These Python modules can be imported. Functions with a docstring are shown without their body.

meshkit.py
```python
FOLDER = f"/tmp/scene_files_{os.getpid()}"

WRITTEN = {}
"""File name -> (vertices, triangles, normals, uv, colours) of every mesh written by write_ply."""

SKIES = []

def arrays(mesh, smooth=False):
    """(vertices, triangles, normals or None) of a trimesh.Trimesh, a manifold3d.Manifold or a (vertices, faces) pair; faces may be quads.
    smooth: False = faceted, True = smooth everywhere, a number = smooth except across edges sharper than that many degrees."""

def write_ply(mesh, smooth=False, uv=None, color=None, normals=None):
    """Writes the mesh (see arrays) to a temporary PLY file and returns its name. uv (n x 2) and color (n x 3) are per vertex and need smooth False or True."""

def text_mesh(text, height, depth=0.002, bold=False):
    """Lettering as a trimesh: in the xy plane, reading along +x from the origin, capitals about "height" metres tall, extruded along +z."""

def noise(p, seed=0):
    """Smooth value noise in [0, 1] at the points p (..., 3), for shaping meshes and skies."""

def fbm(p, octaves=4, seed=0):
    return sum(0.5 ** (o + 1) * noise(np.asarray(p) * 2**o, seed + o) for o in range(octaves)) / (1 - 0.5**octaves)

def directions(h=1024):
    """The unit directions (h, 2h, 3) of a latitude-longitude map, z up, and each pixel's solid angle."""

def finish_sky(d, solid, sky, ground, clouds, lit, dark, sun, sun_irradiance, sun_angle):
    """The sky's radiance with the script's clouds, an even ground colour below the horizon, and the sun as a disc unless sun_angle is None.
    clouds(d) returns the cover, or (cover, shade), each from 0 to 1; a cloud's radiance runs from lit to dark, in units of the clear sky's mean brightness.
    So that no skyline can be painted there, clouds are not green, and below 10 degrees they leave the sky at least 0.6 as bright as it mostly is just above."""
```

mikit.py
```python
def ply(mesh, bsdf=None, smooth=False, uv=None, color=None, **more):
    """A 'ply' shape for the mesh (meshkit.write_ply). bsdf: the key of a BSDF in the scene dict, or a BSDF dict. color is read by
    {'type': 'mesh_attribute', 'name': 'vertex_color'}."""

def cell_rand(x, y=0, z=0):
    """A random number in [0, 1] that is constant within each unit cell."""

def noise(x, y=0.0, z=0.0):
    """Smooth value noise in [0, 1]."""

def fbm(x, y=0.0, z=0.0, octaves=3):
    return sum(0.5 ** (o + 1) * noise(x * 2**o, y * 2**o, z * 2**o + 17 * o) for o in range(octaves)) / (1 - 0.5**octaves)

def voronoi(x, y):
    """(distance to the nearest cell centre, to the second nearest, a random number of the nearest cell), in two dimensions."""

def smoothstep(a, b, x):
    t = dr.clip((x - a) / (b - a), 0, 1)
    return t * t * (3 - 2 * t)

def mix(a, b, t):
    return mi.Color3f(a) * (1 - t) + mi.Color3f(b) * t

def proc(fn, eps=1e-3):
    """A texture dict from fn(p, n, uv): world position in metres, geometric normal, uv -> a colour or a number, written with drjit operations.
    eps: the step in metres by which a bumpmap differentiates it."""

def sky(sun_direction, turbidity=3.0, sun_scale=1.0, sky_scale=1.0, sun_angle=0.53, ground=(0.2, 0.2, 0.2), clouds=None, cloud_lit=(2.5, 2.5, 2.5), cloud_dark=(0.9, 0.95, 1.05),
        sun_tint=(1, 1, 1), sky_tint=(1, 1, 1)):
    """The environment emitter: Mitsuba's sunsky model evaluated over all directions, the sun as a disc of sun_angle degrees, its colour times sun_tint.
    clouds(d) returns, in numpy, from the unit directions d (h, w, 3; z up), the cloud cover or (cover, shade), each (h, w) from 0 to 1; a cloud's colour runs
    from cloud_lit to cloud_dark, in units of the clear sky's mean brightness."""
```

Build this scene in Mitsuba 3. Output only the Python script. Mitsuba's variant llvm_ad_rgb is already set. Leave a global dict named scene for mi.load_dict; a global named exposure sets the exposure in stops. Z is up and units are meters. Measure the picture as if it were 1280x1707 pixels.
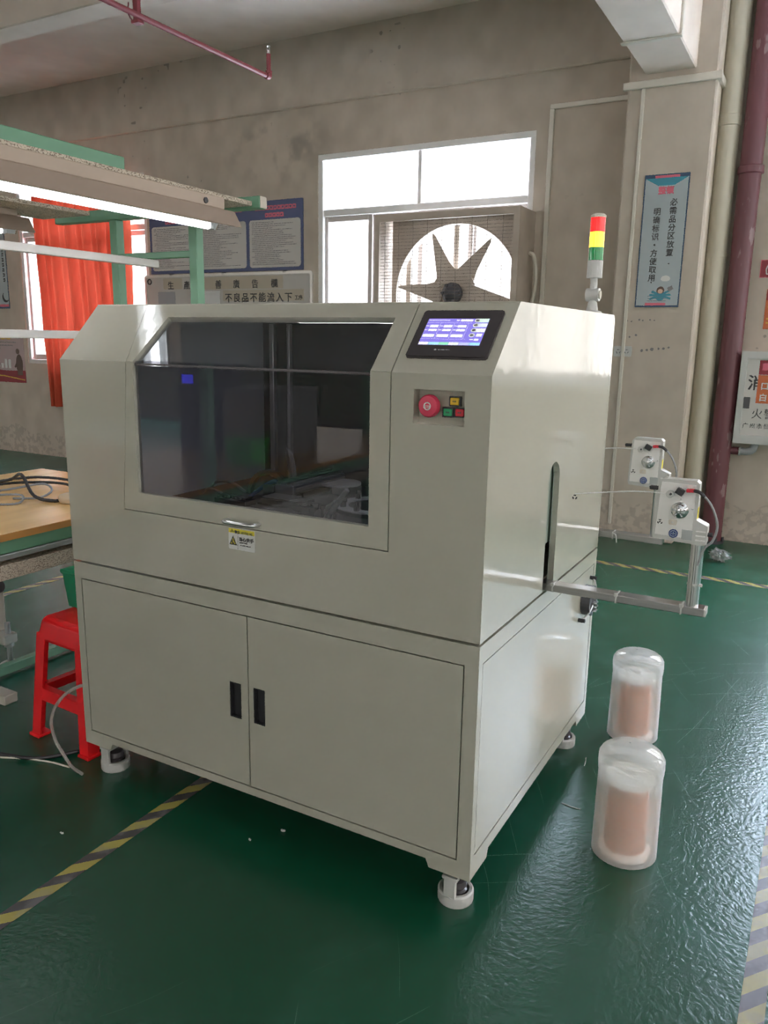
import math, glob
import numpy as np
import trimesh
import drjit as dr
import mitsuba as mi
import manifold3d as m3
import shapely
from shapely import affinity
from shapely.geometry import Polygon, Point, box as sbox
import mikit, meshkit

T = mi.ScalarTransform4f
rng = np.random.default_rng(7)
scene, labels = {}, {}

# ---------------------------------------------------------------- camera, sky, exposure
EYE = np.array([0.64919, -1.65309, 1.45569])
FWD = np.array([-0.47312, 0.85467, -0.21377])
DOWN = np.array([0.118395, -0.17876, -0.976743])
scene['camera'] = {'type': 'perspective', 'fov': math.degrees(2 * math.atan(640 / 1317.02)), 'fov_axis': 'x', 'near_clip': 0.05, 'far_clip': 200.0,
                   'to_world': T().look_at(origin=EYE.tolist(), target=(EYE + FWD).tolist(), up=(-DOWN).tolist())}
exposure = 0.27
SKY = 1.0
scene['sky'] = mikit.sky((0.4, 0.7, 0.6), turbidity=4.0, sun_scale=0.0, sky_scale=84.0, ground=(0.45, 0.45, 0.43), clouds=lambda d: np.ones(d.shape[:2]) * 0.97,
                         cloud_lit=(3.0 * SKY, 3.6 * SKY, 4.55 * SKY), cloud_dark=(1, 1, 1))
TUBE = 11.0

# ---------------------------------------------------------------- materials
def P(color, rough=0.5, metal=0.0, spec=0.5, **k):
    d = {'type': 'principled', 'base_color': color if isinstance(color, dict) else {'type': 'rgb', 'value': list(color)}, 'roughness': rough, 'metallic': metal, 'specular': spec}
    d.update(k)
    return {'type': 'twosided', 'bsdf': d}

def bump(b, fn, scale, eps=1e-3):
    inner = b['bsdf'] if b.get('type') == 'twosided' else b
    return {'type': 'twosided', 'bsdf': {'type': 'bumpmap', 'tex': mikit.proc(fn, eps=eps), 'scale': scale, 'inner': inner}}

N, FB, SS, MIX = mikit.noise, mikit.fbm, mikit.smoothstep, mikit.mix

def floor_color(p, n, uv):
    big = FB(p.x * 1.3 + 5, p.y * 1.3, 0.3, 3)
    fine = FB(p.x * 14, p.y * 11, 1.7, 3)
    worn = SS(0.50, 0.80, FB(p.x * 5.0 + 3, p.y * 4.0, 4.2, 4))
    c = MIX((0.0012, 0.038, 0.017), (0.002, 0.050, 0.024), big)
    c = MIX(c, (0.03, 0.11, 0.08), worn * 0.30 * fine)
    # hairline scratches: short straight lines, few cells of a turned grid carry one
    mark = mi.Float(0)
    for i, (deg, lu, lv) in enumerate(((35, 0.30, 0.10), (62, 0.22, 0.13), (118, 0.26, 0.12), (80, 0.42, 0.16))):
        ca, sa = math.cos(math.radians(deg)), math.sin(math.radians(deg))
        u, v = (p.x * ca + p.y * sa) / lu, (p.y * ca - p.x * sa) / lv
        iu, iv = dr.floor(u), dr.floor(v)
        off = 0.15 + 0.7 * mikit.cell_rand(iu, iv, 3 * i + 1) + 0.12 * (N(u * 1.7, iv, 2.0) - 0.5)
        d = dr.abs(v - iv - off) * lv
        on = SS(0.80, 0.82, mikit.cell_rand(iu, iv, 3 * i + 2)) * SS(0.0, 0.15, u - iu) * SS(1.0, 0.8, u - iu)
        mark = dr.maximum(mark, SS(0.0013, 0.0004, d) * on * (0.4 + 0.6 * mikit.cell_rand(iu, iv, 3 * i)))
    keep = SS(0.35, 0.7, N(p.x * 1.6, p.y * 1.6, 2.0))
    return MIX(c, (0.22, 0.31, 0.27), mark * keep * 0.30)

def floor_bump(p, n, uv):
    return FB(p.x * 120, p.y * 120, 0.0, 2) * 0.7 + FB(p.x * 45, p.y * 80, 4.0, 2) * 0.35

def wall_color(p, n, uv):
    a = FB(p.x * 0.9 + 3, p.z * 0.9, p.y * 0.9, 4)
    b = FB(p.x * 7 + 1, p.z * 5 + 2, p.y * 7, 4)
    c = MIX((0.44, 0.38, 0.315), (0.59, 0.52, 0.445), SS(0.2, 0.8, a * 0.6 + b * 0.4))
    # mould patch in the plaster above and left of the fan window
    dx, dz = p.x + 4.05, p.z - 3.18
    blot = SS(0.75, 0.0, dr.sqrt(dx * dx * 0.8 + dz * dz * 3.0)) * SS(0.42, 0.70, FB(p.x * 4.5, p.z * 4.5, 7.0, 4))
    c = MIX(c, (0.12, 0.105, 0.085), blot * 0.7)
    # rough dirty crust of the bare plaster near the floor, with its own grain
    low = SS(0.42, 0.40, p.z + 0.25 * FB(p.x * 5, p.y * 5, 1.0, 3)) * SS(0.45, 0.60, FB(p.x * 26, p.z * 26, p.y * 26, 3))
    c = MIX(c, (0.24, 0.205, 0.165), low * 0.35)
    specks = SS(0.86, 0.90, N(p.x * 23 + 3.3, p.z * 23, p.y * 23)) * SS(0.62, 0.75, FB(p.x * 1.7, p.z * 1.7, 5.0, 2))
    return MIX(c, (0.15, 0.13, 0.115), specks * 0.6)

def wall_bump(p, n, uv):
    return FB(p.x * 30, p.z * 30, p.y * 30, 4)

def ceil_color(p, n, uv):
    a = FB(p.x * 0.8 + 9, p.y * 0.8, p.z * 0.8, 4)
    b = FB(p.x * 6 + 1, p.z * 6, p.y * 4, 3)
    return MIX((0.58, 0.50, 0.435), (0.70, 0.61, 0.54), SS(0.25, 0.75, a * 0.6 + b * 0.4))

def cream_bump(p, n, uv):
    return FB(p.x * 38, p.y * 38, p.z * 24, 2)

def speckle(p, n, uv):
    v = FB(p.x * 240, p.y * 240, p.z * 240, 3)
    return MIX((0.20, 0.16, 0.12), (0.56, 0.50, 0.41), SS(0.32, 0.56, v))

def wood_color(p, n, uv):
    g = FB(p.x * 26, p.y * 2.2, p.z * 26, 4)
    return MIX((0.60, 0.37, 0.15), (0.72, 0.48, 0.22), g)

def tape_fn(dark, dark_worn, yellow, yellow_worn):
    def fn(p, n, uv):
        q = uv.x * 1.0 / 0.115 + uv.y * 0.55
        y = SS(0.485, 0.50, q - dr.floor(q))
        wear = SS(0.45, 0.72, FB(p.x * 22, p.y * 22, 1.0, 4))
        return MIX(MIX(dark, yellow, y), MIX(dark_worn, yellow_worn, y), wear * 0.8)
    return fn
tape_color = tape_fn((0.045, 0.042, 0.045), (0.10, 0.095, 0.10), (0.30, 0.255, 0.060), (0.26, 0.235, 0.11))
tape_worn_color = tape_fn((0.085, 0.075, 0.085), (0.13, 0.115, 0.125), (0.235, 0.20, 0.085), (0.20, 0.18, 0.115))

def brushed(p, n, uv):
    return MIX((0.30, 0.295, 0.29), (0.42, 0.415, 0.405), FB(p.x * 6, p.y * 160, p.z * 160, 3))

def redpipe_color(p, n, uv):
    v = FB(p.x * 9 + 4, p.y * 9, p.z * 2.5, 4)
    c = MIX((0.085, 0.028, 0.032), (0.135, 0.040, 0.048), v)
    chip = SS(0.66, 0.70, FB(p.x * 14, p.y * 14, p.z * 5, 4))
    return MIX(c, (0.30, 0.24, 0.23), chip * 0.4)

def curtain_color(p, n, uv):
    v = FB(p.x * 60, p.z * 3, 0.0, 2)
    return MIX((0.42, 0.075, 0.040), (0.58, 0.11, 0.060), v)

def fan_color(p, n, uv):
    v = FB(p.x * 7, p.z * 7, p.y * 7, 4)
    return MIX((0.34, 0.28, 0.23), (0.50, 0.43, 0.36), v)

M = {
    'floor_paint': bump(P(mikit.proc(floor_color), 0.30, 0, 0.48), floor_bump, 0.0012),
    'plaster': bump(P(mikit.proc(wall_color), 0.9, 0, 0.2), wall_bump, 0.006),
    'ceiling_paint': P(mikit.proc(ceil_color), 0.9, 0, 0.2),
    'cream': bump(P((0.45, 0.435, 0.37), 0.09, 0, 0.45), cream_bump, 0.0004),
    'cream_inner': P((0.55, 0.57, 0.58), 0.5),
    'black_plastic': P((0.018, 0.018, 0.020), 0.42),
    'black_gloss': P((0.035, 0.030, 0.032), 0.22),
    'dark_metal': P((0.055, 0.055, 0.06), 0.38, 0.4),
    'anthracite': P((0.075, 0.073, 0.075), 0.6),
    'steel': P(mikit.proc(brushed), 0.22, 1.0),
    'chrome': P((0.60, 0.60, 0.60), 0.10, 1.0),
    'aluminium': P((0.66, 0.64, 0.60), 0.40, 0.8),
    'white_plastic': P((0.55, 0.55, 0.535), 0.36),
    'white_frame': P((0.80, 0.79, 0.78), 0.45),
    'trunking_white': P((0.62, 0.58, 0.51), 0.55),
    'pvc_cream': P((0.52, 0.48, 0.38), 0.45),
    'grey_plastic': P((0.30, 0.31, 0.32), 0.5),
    'ivory': P((0.60, 0.55, 0.48), 0.5),
    'bench_green': P((0.13, 0.29, 0.185), 0.42),
    'speckled': P(mikit.proc(speckle), 0.8),
    'table_wood': P(mikit.proc(wood_color), 0.30),
    'wood_edge': P((0.52, 0.25, 0.07), 0.4),
    'lamp_box': P((0.40, 0.32, 0.255), 0.5),
    'hood_white': P((0.75, 0.77, 0.80), 0.4),
    'lamp_hood': P((0.30, 0.235, 0.19), 0.45),
    'galvanised': P((0.40, 0.42, 0.42), 0.4, 0.6),
    'stool_red': P((0.72, 0.012, 0.016), 0.28),
    'bin_green': P((0.04, 0.42, 0.05), 0.4),
    'box_green': P((0.012, 0.19, 0.085), 0.35),
    'cable_black': P((0.016, 0.016, 0.018), 0.40),
    'cable_grey': P((0.24, 0.245, 0.25), 0.45),
    'clear_hose': {'type': 'principledthin', 'base_color': {'type': 'rgb', 'value': [0.86, 0.84, 0.80]}, 'roughness': 0.12, 'spec_trans': 0.55, 'eta': 1.45, 'diff_trans': 0.7},
    'beige_plastic': P((0.56, 0.43, 0.29), 0.5),
    'tape': P(mikit.proc(tape_color), 0.4),
    'tape_worn': P(mikit.proc(tape_worn_color), 0.42),
    'red_pipe': P(mikit.proc(redpipe_color), 0.38),
    'sprinkler_red': P((0.20, 0.036, 0.042), 0.42),
    'curtain': {'type': 'principledthin', 'base_color': mikit.proc(curtain_color), 'roughness': 0.8, 'spec_trans': 0.0, 'eta': 1.3, 'diff_trans': 0.35},
    'fan_metal': P(mikit.proc(fan_color), 0.6, 0.2),
    'copper': P((0.78, 0.36, 0.21), 0.17, 0.95),
    'spool_white': P((0.80, 0.79, 0.74), 0.4),
    'frosted': {'type': 'blendbsdf', 'weight': 0.44, 'a': {'type': 'thindielectric', 'int_ior': 1.5, 'ext_ior': 1.0}, 'b': {'type': 'principledthin', 'base_color': {'type': 'rgb', 'value': [0.96, 0.95, 0.94]}, 'roughness': 0.12, 'spec_trans': 0.0, 'eta': 1.5, 'diff_trans': 1.0}},
    'pane': {'type': 'thindielectric', 'int_ior': 1.5, 'ext_ior': 1.0},
    'tinted': {'type': 'thindielectric', 'int_ior': 1.5, 'ext_ior': 1.0, 'specular_transmittance': {'type': 'rgb', 'value': [0.30, 0.29, 0.33]}},
    'tinted_light': {'type': 'thindielectric', 'int_ior': 1.5, 'ext_ior': 1.0, 'specular_transmittance': {'type': 'rgb', 'value': [0.62, 0.64, 0.68]}},
    'clear_bag': {'type': 'principledthin', 'base_color': {'type': 'rgb', 'value': [0.93, 0.93, 0.93]}, 'roughness': 0.08, 'spec_trans': 0.7, 'eta': 1.5, 'diff_trans': 0.6},
    'notice_blue': P((0.055, 0.070, 0.15), 0.45),
    'paper': P((0.55, 0.53, 0.50), 0.6),
    'paper_white': P((0.66, 0.66, 0.65), 0.55),
    'paper_tan': P((0.43, 0.38, 0.30), 0.7),
    'board_grey': P((0.46, 0.44, 0.41), 0.6),
    'ink': P((0.03, 0.028, 0.03), 0.6),
    'ink_grey': P((0.19, 0.18, 0.18), 0.6),
    'pink': P((0.56, 0.12, 0.17), 0.5),
    'gold': P((0.55, 0.34, 0.05), 0.5),
    'maroon': P((0.22, 0.022, 0.030), 0.5),
    'poster_mauve': P((0.42, 0.32, 0.32), 0.5),
    'poster_blue': P((0.40, 0.455, 0.48), 0.30),
    'teal': P((0.035, 0.21, 0.27), 0.4),
    'navy': P((0.03, 0.06, 0.11), 0.4),
    'orange': P((0.45, 0.11, 0.035), 0.5),
    'slot_panel': P((0.36, 0.42, 0.37), 0.4),
    'render_warm': P((0.19, 0.15, 0.115), 0.9, 0, 0.1),
    'sash_backlit': P((0.50, 0.45, 0.42), 0.5),  # darker copy of the white frame, backlit shade put into the colour
    'guard_wire': P((0.12, 0.095, 0.08), 0.6),
    'signal_yellow': P((0.65, 0.55, 0.05), 0.4),
    'button_yellow': P((0.70, 0.42, 0.02), 0.3),
    'button_green': P((0.02, 0.27, 0.11), 0.3),
    'button_red': P((0.52, 0.02, 0.035), 0.3),
    'estop_red': P((0.50, 0.035, 0.075), 0.35),
    'lens_red': P((0.85, 0.02, 0.02), 0.12),
    'lens_green': P((0.02, 0.30, 0.09), 0.12),
    'lens_amber': P((0.9, 0.55, 0.02), 0.15),
    'sticker_blue': P((0.03, 0.05, 0.17), 0.35),
    'skin': P((0.60, 0.40, 0.30), 0.5),
    'hair': P((0.09, 0.05, 0.035), 0.5),
}
scene.update({'m_' + k: v for k, v in M.items()})

# ---------------------------------------------------------------- helpers
def num(key):
    if key not in scene and key not in labels and not any(k.startswith(key + '__') for k in scene):
        return key
    i = 1
    while f'{key}_{i:03d}' in scene or f'{key}_{i:03d}' in labels:
        i += 1
    return f'{key}_{i:03d}'

def thing(name, label, cat, group=None):
    key = num(name)
    labels[key] = {'label': label, 'category': cat}
    if group:
        labels[key]['group'] = group
    return key

def add(parent, name, mesh, mat, smooth=False, label=None, emit=None, uv=None, kind=None, weight=1.0):
    key = num(f'{parent}__{name}' if parent else name)
    more = {}
    if emit is not None:
        more['emitter'] = {'type': 'area', 'radiance': {'type': 'rgb', 'value': list(emit)}, 'sampling_weight': weight}
    if isinstance(mesh, list):
        mesh = trimesh.util.concatenate([as_tm(m) for m in mesh])
    scene[key] = mikit.ply(as_tm(mesh), 'm_' + mat, smooth=smooth, uv=uv, **more)
    if label or kind:
        labels[key] = {}
        if label: labels[key]['label'] = label
        if kind: labels[key]['kind'] = kind
    return key

def struct(name, mesh, mat, label=None, smooth=False):
    k = add(None, name, mesh, mat, smooth)
    labels[k] = {'kind': 'structure'}
    if label: labels[k]['label'] = label
    return k

def single(name, mesh, mat, label, cat, group=None, smooth=False, uv=None):
    k = add(None, name, mesh, mat, smooth, uv=uv)
    labels[k] = {'label': label, 'category': cat}
    if group: labels[k]['group'] = group
    return k

def as_tm(m):
    if hasattr(m, 'to_mesh'):
        q = m.to_mesh()
        return trimesh.Trimesh(q.vert_properties[:, :3], q.tri_verts, process=False)
    return m

def cat(*ms):
    return trimesh.util.concatenate([as_tm(m) for m in ms])

def bx(x0, x1, y0, y1, z0, z1, b=0.0):
    if b <= 0:
        m = trimesh.creation.box((x1 - x0, y1 - y0, z1 - z0))
        m.apply_translation(((x0 + x1) / 2, (y0 + y1) / 2, (z0 + z1) / 2))
        return m
    pts = []
    for sx in (0, 1):
        for sy in (0, 1):
            for sz in (0, 1):
                c = np.array([(x0, x1)[sx], (y0, y1)[sy], (z0, z1)[sz]])
                s = np.array([1 - 2 * sx, 1 - 2 * sy, 1 - 2 * sz]) * b
                for k in range(3):
                    o = s.copy(); o[k] = 0
                    pts.append(c + o)
    return as_tm(m3.Manifold.hull_points(np.array(pts)))

def ext(poly, d):
    polys = getattr(poly, 'geoms', [poly])
    return trimesh.util.concatenate([trimesh.creation.extrude_polygon(g, d, engine='earcut') for g in polys])

def frame(m, o, e1, e2):
    e1 = np.asarray(e1, float) / np.linalg.norm(e1); e2 = np.asarray(e2, float) / np.linalg.norm(e2)
    A = np.eye(4); A[:3, 0], A[:3, 1], A[:3, 2], A[:3, 3] = e1, e2, np.cross(e1, e2), o
    m = as_tm(m).copy(); m.apply_transform(A)
    return m

def front(m, x=0, y=0, z=0):            # local x, y, z -> world x, z, -y : lies on a surface that faces -y
    return frame(m, (x, y, z), (1, 0, 0), (0, 0, 1))

def rightside(m, x=0, y=0, z=0):        # local x, y, z -> world y, z, x : lies on a surface that faces +x
    return frame(m, (x, y, z), (0, 1, 0), (0, 0, 1))

def rr(x0, x1, y0, y1, r):
    return sbox(x0 + r, y0 + r, x1 - r, y1 - r).buffer(r, quad_segs=5)

def lathe(prof, seg=40, o=(0, 0, 0), ax=None):
    m = trimesh.creation.revolve(np.array(prof, float), sections=seg)
    if ax is not None:
        m.apply_transform(trimesh.geometry.align_vectors([0, 0, 1], ax))
    m.apply_translation(o)
    return m

def cyl(p0, p1, r, seg=24, r1=None):
    p0, p1 = np.asarray(p0, float), np.asarray(p1, float)
    L = np.linalg.norm(p1 - p0)
    r1 = r if r1 is None else r1
    return lathe([(0, 0), (r, 0), (r1, L), (0, L)], seg, p0, (p1 - p0) / L)

def spline(pts, n=12):
    p = np.asarray(pts, float)
    q = np.vstack([2 * p[0] - p[1], p, 2 * p[-1] - p[-2]])
    out = []
    for i in range(1, len(q) - 2):
        for t in np.linspace(0, 1, n, endpoint=False):
            a, b, c, d = q[i - 1], q[i], q[i + 1], q[i + 2]
            out.append(0.5 * (2 * b + (c - a) * t + (2 * a - 5 * b + 4 * c - d) * t * t + (3 * b - a - 3 * c + d) * t ** 3))
    out.append(p[-1])
    return np.array(out)

def tube(pts, r, sides=8, n=10, raw=False):
    p = np.asarray(pts, float) if raw else spline(pts, n)
    t = np.gradient(p, axis=0); t /= np.linalg.norm(t, axis=1, keepdims=True) + 1e-12
    a = np.cross(t[0], [0, 0, 1.0] if abs(t[0][2]) < 0.9 else [1.0, 0, 0]); a /= np.linalg.norm(a)
    rings = []
    ang = np.arange(sides) * 2 * np.pi / sides
    for i in range(len(p)):
        a = a - t[i] * np.dot(a, t[i]); a /= np.linalg.norm(a)
        b = np.cross(t[i], a)
        rings.append(p[i] + r * (np.cos(ang)[:, None] * a + np.sin(ang)[:, None] * b))
    v = np.vstack(rings + [p[:1], p[-1:]])
    f = []
    n_ = len(p)
    for i in range(n_ - 1):
        for j in range(sides):
            k = (j + 1) % sides
            A, B, Cc, D = i * sides + j, i * sides + k, (i + 1) * sides + k, (i + 1) * sides + j
            f += [(A, B, Cc), (A, Cc, D)]
    for j in range(sides):
        k = (j + 1) % sides
        f += [(n_ * sides, k, j), (n_ * sides + 1, (n_ - 1) * sides + j, (n_ - 1) * sides + k)]
    return trimesh.Trimesh(v, np.array(f), process=False)

FONT = None
GLYPHS = {}
def glyph(ch, bold=0):
    global FONT
    if (ch, bold) in GLYPHS:
        return GLYPHS[ch, bold]
    from PIL import Image, ImageDraw, ImageFont
    if FONT is None:
        FONT = ImageFont.truetype(glob.glob('/opt/blender-*/*/datafiles/fonts/Noto Sans CJK Regular.woff2')[0], 64)
    im = Image.new('L', (88, 100))
    ImageDraw.Draw(im).text((10, 72), ch, 255, font=FONT, anchor='ls', stroke_width=bold)
    on = np.pad(np.asarray(im) > 127, ((0, 0), (1, 1))).astype(np.int8)
    rows, st = np.nonzero(np.diff(on, axis=1) == 1)
    en = np.nonzero(np.diff(on, axis=1) == -1)[1]
    if len(rows) == 0:
        g = Polygon()
    else:
        g = shapely.union_all(sbox(st, -rows - 1, en, -rows) if False else shapely.box(st, -rows - 1, en, -rows)).buffer(0.6).buffer(-0.6).simplify(0.7)
        g = affinity.affine_transform(g, [1 / 64, 0, 0, 1 / 64, -10 / 64, 78 / 64 - 0.25])
    GLYPHS[ch, bold] = g
    return g

def words(s, em, pitch=None, vertical=False, bold=0, depth=0.0006, sx=1.0):
    """lettering in the xy plane; every letter in a cell of em x em, the first cell's lower left corner at the origin"""
    pitch = pitch or em
    out = []
    for i, ch in enumerate(s):
        g = glyph(ch, bold)
        if g.is_empty: continue
        g = affinity.scale(g, em * sx, em, origin=(0, 0))
        g = affinity.translate(g, 0 if vertical else i * pitch, -i * pitch if vertical else 0)
        out.append(ext(g, depth))
    return trimesh.util.concatenate(out)

def rows_of_marks(x0, x1, y0, y1, rows, h, seed, d=0.0005):
    """small print too small to read: rows of broken dashes"""
    r = np.random.default_rng(seed)
    out = []
    for i in range(rows):
        y = y1 - (i + 0.5) * (y1 - y0) / rows
        x = x0 + (0 if i % 3 == 0 else 0.06) * (x1 - x0) * r.integers(0, 2)
        end = x0 + (x1 - x0) * r.uniform(0.35, 1.0)
        while x < end:
            w = r.uniform(0.5, 2.6) * h * 2.0
            w = min(w, end - x + 0.001)
            out.append(sbox(x, y - h / 2, x + w, y + h / 2))
            x += w + h * r.uniform(0.5, 1.0)
    return trimesh.util.concatenate([ext(b, d) for b in out])

# ================================================================ THE SETTING
YW = 4.73
struct('floor', bx(-13, 6.5, -9, 4.97, -0.1, 0), 'floor_paint', 'dark green glossy painted floor with scratches')

WIN = [(-12.2, -10.15), (-7.82, -5.77), (-3.63, -1.58), (0.50, 2.75), (3.6, 5.65)]
WZ0, WZ1, WTR = 1.10, 3.07, 2.57
wp = sbox(-13, 0, 6.5, 4.2)
for a, b in WIN:
    wp = wp.difference(sbox(a, WZ0, b, WZ1))
struct('wall_back', front(ext(wp, 0.24), 0, YW + 0.24, 0), 'plaster', 'stained grey plaster wall with windows')
added_side_win = [(-7.0, -4.5), (-3.8, -1.3), (-0.7, 1.3), (1.7, 3.7)]  # unseen openings added to light the right face of the machine
sp = sbox(-9, 0, 4.73, 4.2)
for a, b in added_side_win:
    sp = sp.difference(sbox(a, 1.1, b, 3.07))
struct('wall_right', frame(ext(sp, 0.24), (5.85, 0, 0), (0, 1, 0), (0, 0, 1)), 'plaster')
struct('wall_left', bx(-13.24, -13, -9, 4.97, 0, 4.2), 'plaster')
fw = sbox(-13, 0, 6.5, 4.2)
ADDED_FWIN = [(-12.2, -9.2), (-8.6, -5.6), (-2.5, 0.5), (3.0, 6.0)]  # openings added behind the camera to light the machine front
for a, b in ADDED_FWIN:
    fw = fw.difference(sbox(a, 1.1, b, 3.07))
struct('wall_front', front(ext(fw, 0.24), 0, -9.0, 0), 'plaster')
struct('ceiling', bx(-13.24, 6.74, -9.24, 4.97, 4.05, 4.2), 'ceiling_paint', 'pale grey plastered ceiling slab')
struct('beam_wall', bx(-13, 6.5, 4.695, 4.75, 3.48, 4.06, 0.008), 'plaster', 'plastered beam along the top of the back wall')
struct('beam_middle', bx(-13, 6.5, 2.27, 2.47, 3.48, 4.06, 0.008), 'ceiling_paint', 'plastered ceiling beam parallel to the back wall')
struct('beam_cross', bx(-0.70, -0.37, -9, 4.40, 3.25, 4.06, 0.008), 'ceiling_paint', 'white plastered beam running from the column to the camera side')
struct('column', bx(-0.81, -0.23, 4.37, 4.74, 0, 4.06, 0.012), 'plaster', 'plastered column with a poster')

add('column', 'nail_hole', front(cat(*[ext(Point(x, z).buffer(r, quad_segs=3), 0.0008) for x, z, r in ((-0.69, 1.615, .006), (-0.66, 1.612, .005), (-0.605, 1.622, .007), (-0.58, 1.618, .006), (-0.53, 1.622, .006), (-0.50, 1.618, .005), (-0.665, 1.50, .007), (-0.62, 1.515, .008), (-0.57, 1.405, .010), (-0.535, 1.41, .009), (-0.50, 1.415, .012), (-0.455, 1.42, .008), (-0.42, 1.422, .009), (-0.385, 1.43, .007))]), 0, 4.37, 0), 'ink_grey', kind='stuff')

def window(n, a, b, y, sashes=4, label=None, vertical_wall=None):
    key = f'window_{n}'
    labels[key] = {'kind': 'structure'}
    if label: labels[key]['label'] = label
    fr = []
    t = 0.05
    fr += [bx(a - 0.012, b + 0.012, y - 0.012, y + 0.10, WZ1 - t, WZ1 + 0.012, 0.004), bx(a - 0.012, b + 0.012, y - 0.012, y + 0.10, WZ0 - 0.012, WZ0 + t, 0.004),
           bx(a - 0.012, a + t, y - 0.012, y + 0.10, WZ0 + t, WZ1 - t, 0.004), bx(b - t, b + 0.012, y - 0.012, y + 0.10, WZ0 + t, WZ1 - t, 0.004),
           bx(a + t, b - t, y, y + 0.10, WTR - 0.03, WTR + 0.03, 0.004),
           bx((a + b) / 2 - 0.018, (a + b) / 2 + 0.018, y, y + 0.08, WTR + 0.03, WZ1 - t, 0.004)]
    add(key, 'frame', fr, 'white_frame')
    m = (a + b) / 2
    for x0, x1 in ((a + t, m - 0.018), (m + 0.018, b - t)):
        add(key, 'pane', frame(ext(sbox(x0, WTR + 0.03, x1, WZ1 - t), 0.0001), (0, y + 0.05, 0), (1, 0, 0), (0, 0, 1)) if False else quad_xz(x0, x1, y + 0.05, WTR + 0.03, WZ1 - t), 'pane')
    w = (b - a - 2 * t) / sashes
    for i in range(sashes):
        x0, x1 = a + t + i * w, a + t + (i + 1) * w
        yy = y + 0.03 + 0.03 * (i % 2)
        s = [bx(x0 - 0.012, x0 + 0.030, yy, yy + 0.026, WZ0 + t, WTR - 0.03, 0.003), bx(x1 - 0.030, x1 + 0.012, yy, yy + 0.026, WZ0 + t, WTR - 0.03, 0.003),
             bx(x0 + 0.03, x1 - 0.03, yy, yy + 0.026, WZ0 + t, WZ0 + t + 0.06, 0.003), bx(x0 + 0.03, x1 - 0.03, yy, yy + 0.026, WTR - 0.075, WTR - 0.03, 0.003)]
        k = add(key, 'sash', s, 'sash_backlit')
        add(k, 'pane', quad_xz(x0 + 0.03, x1 - 0.03, yy + 0.013, WZ0 + t + 0.06, WTR - 0.075), 'pane')

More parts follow.
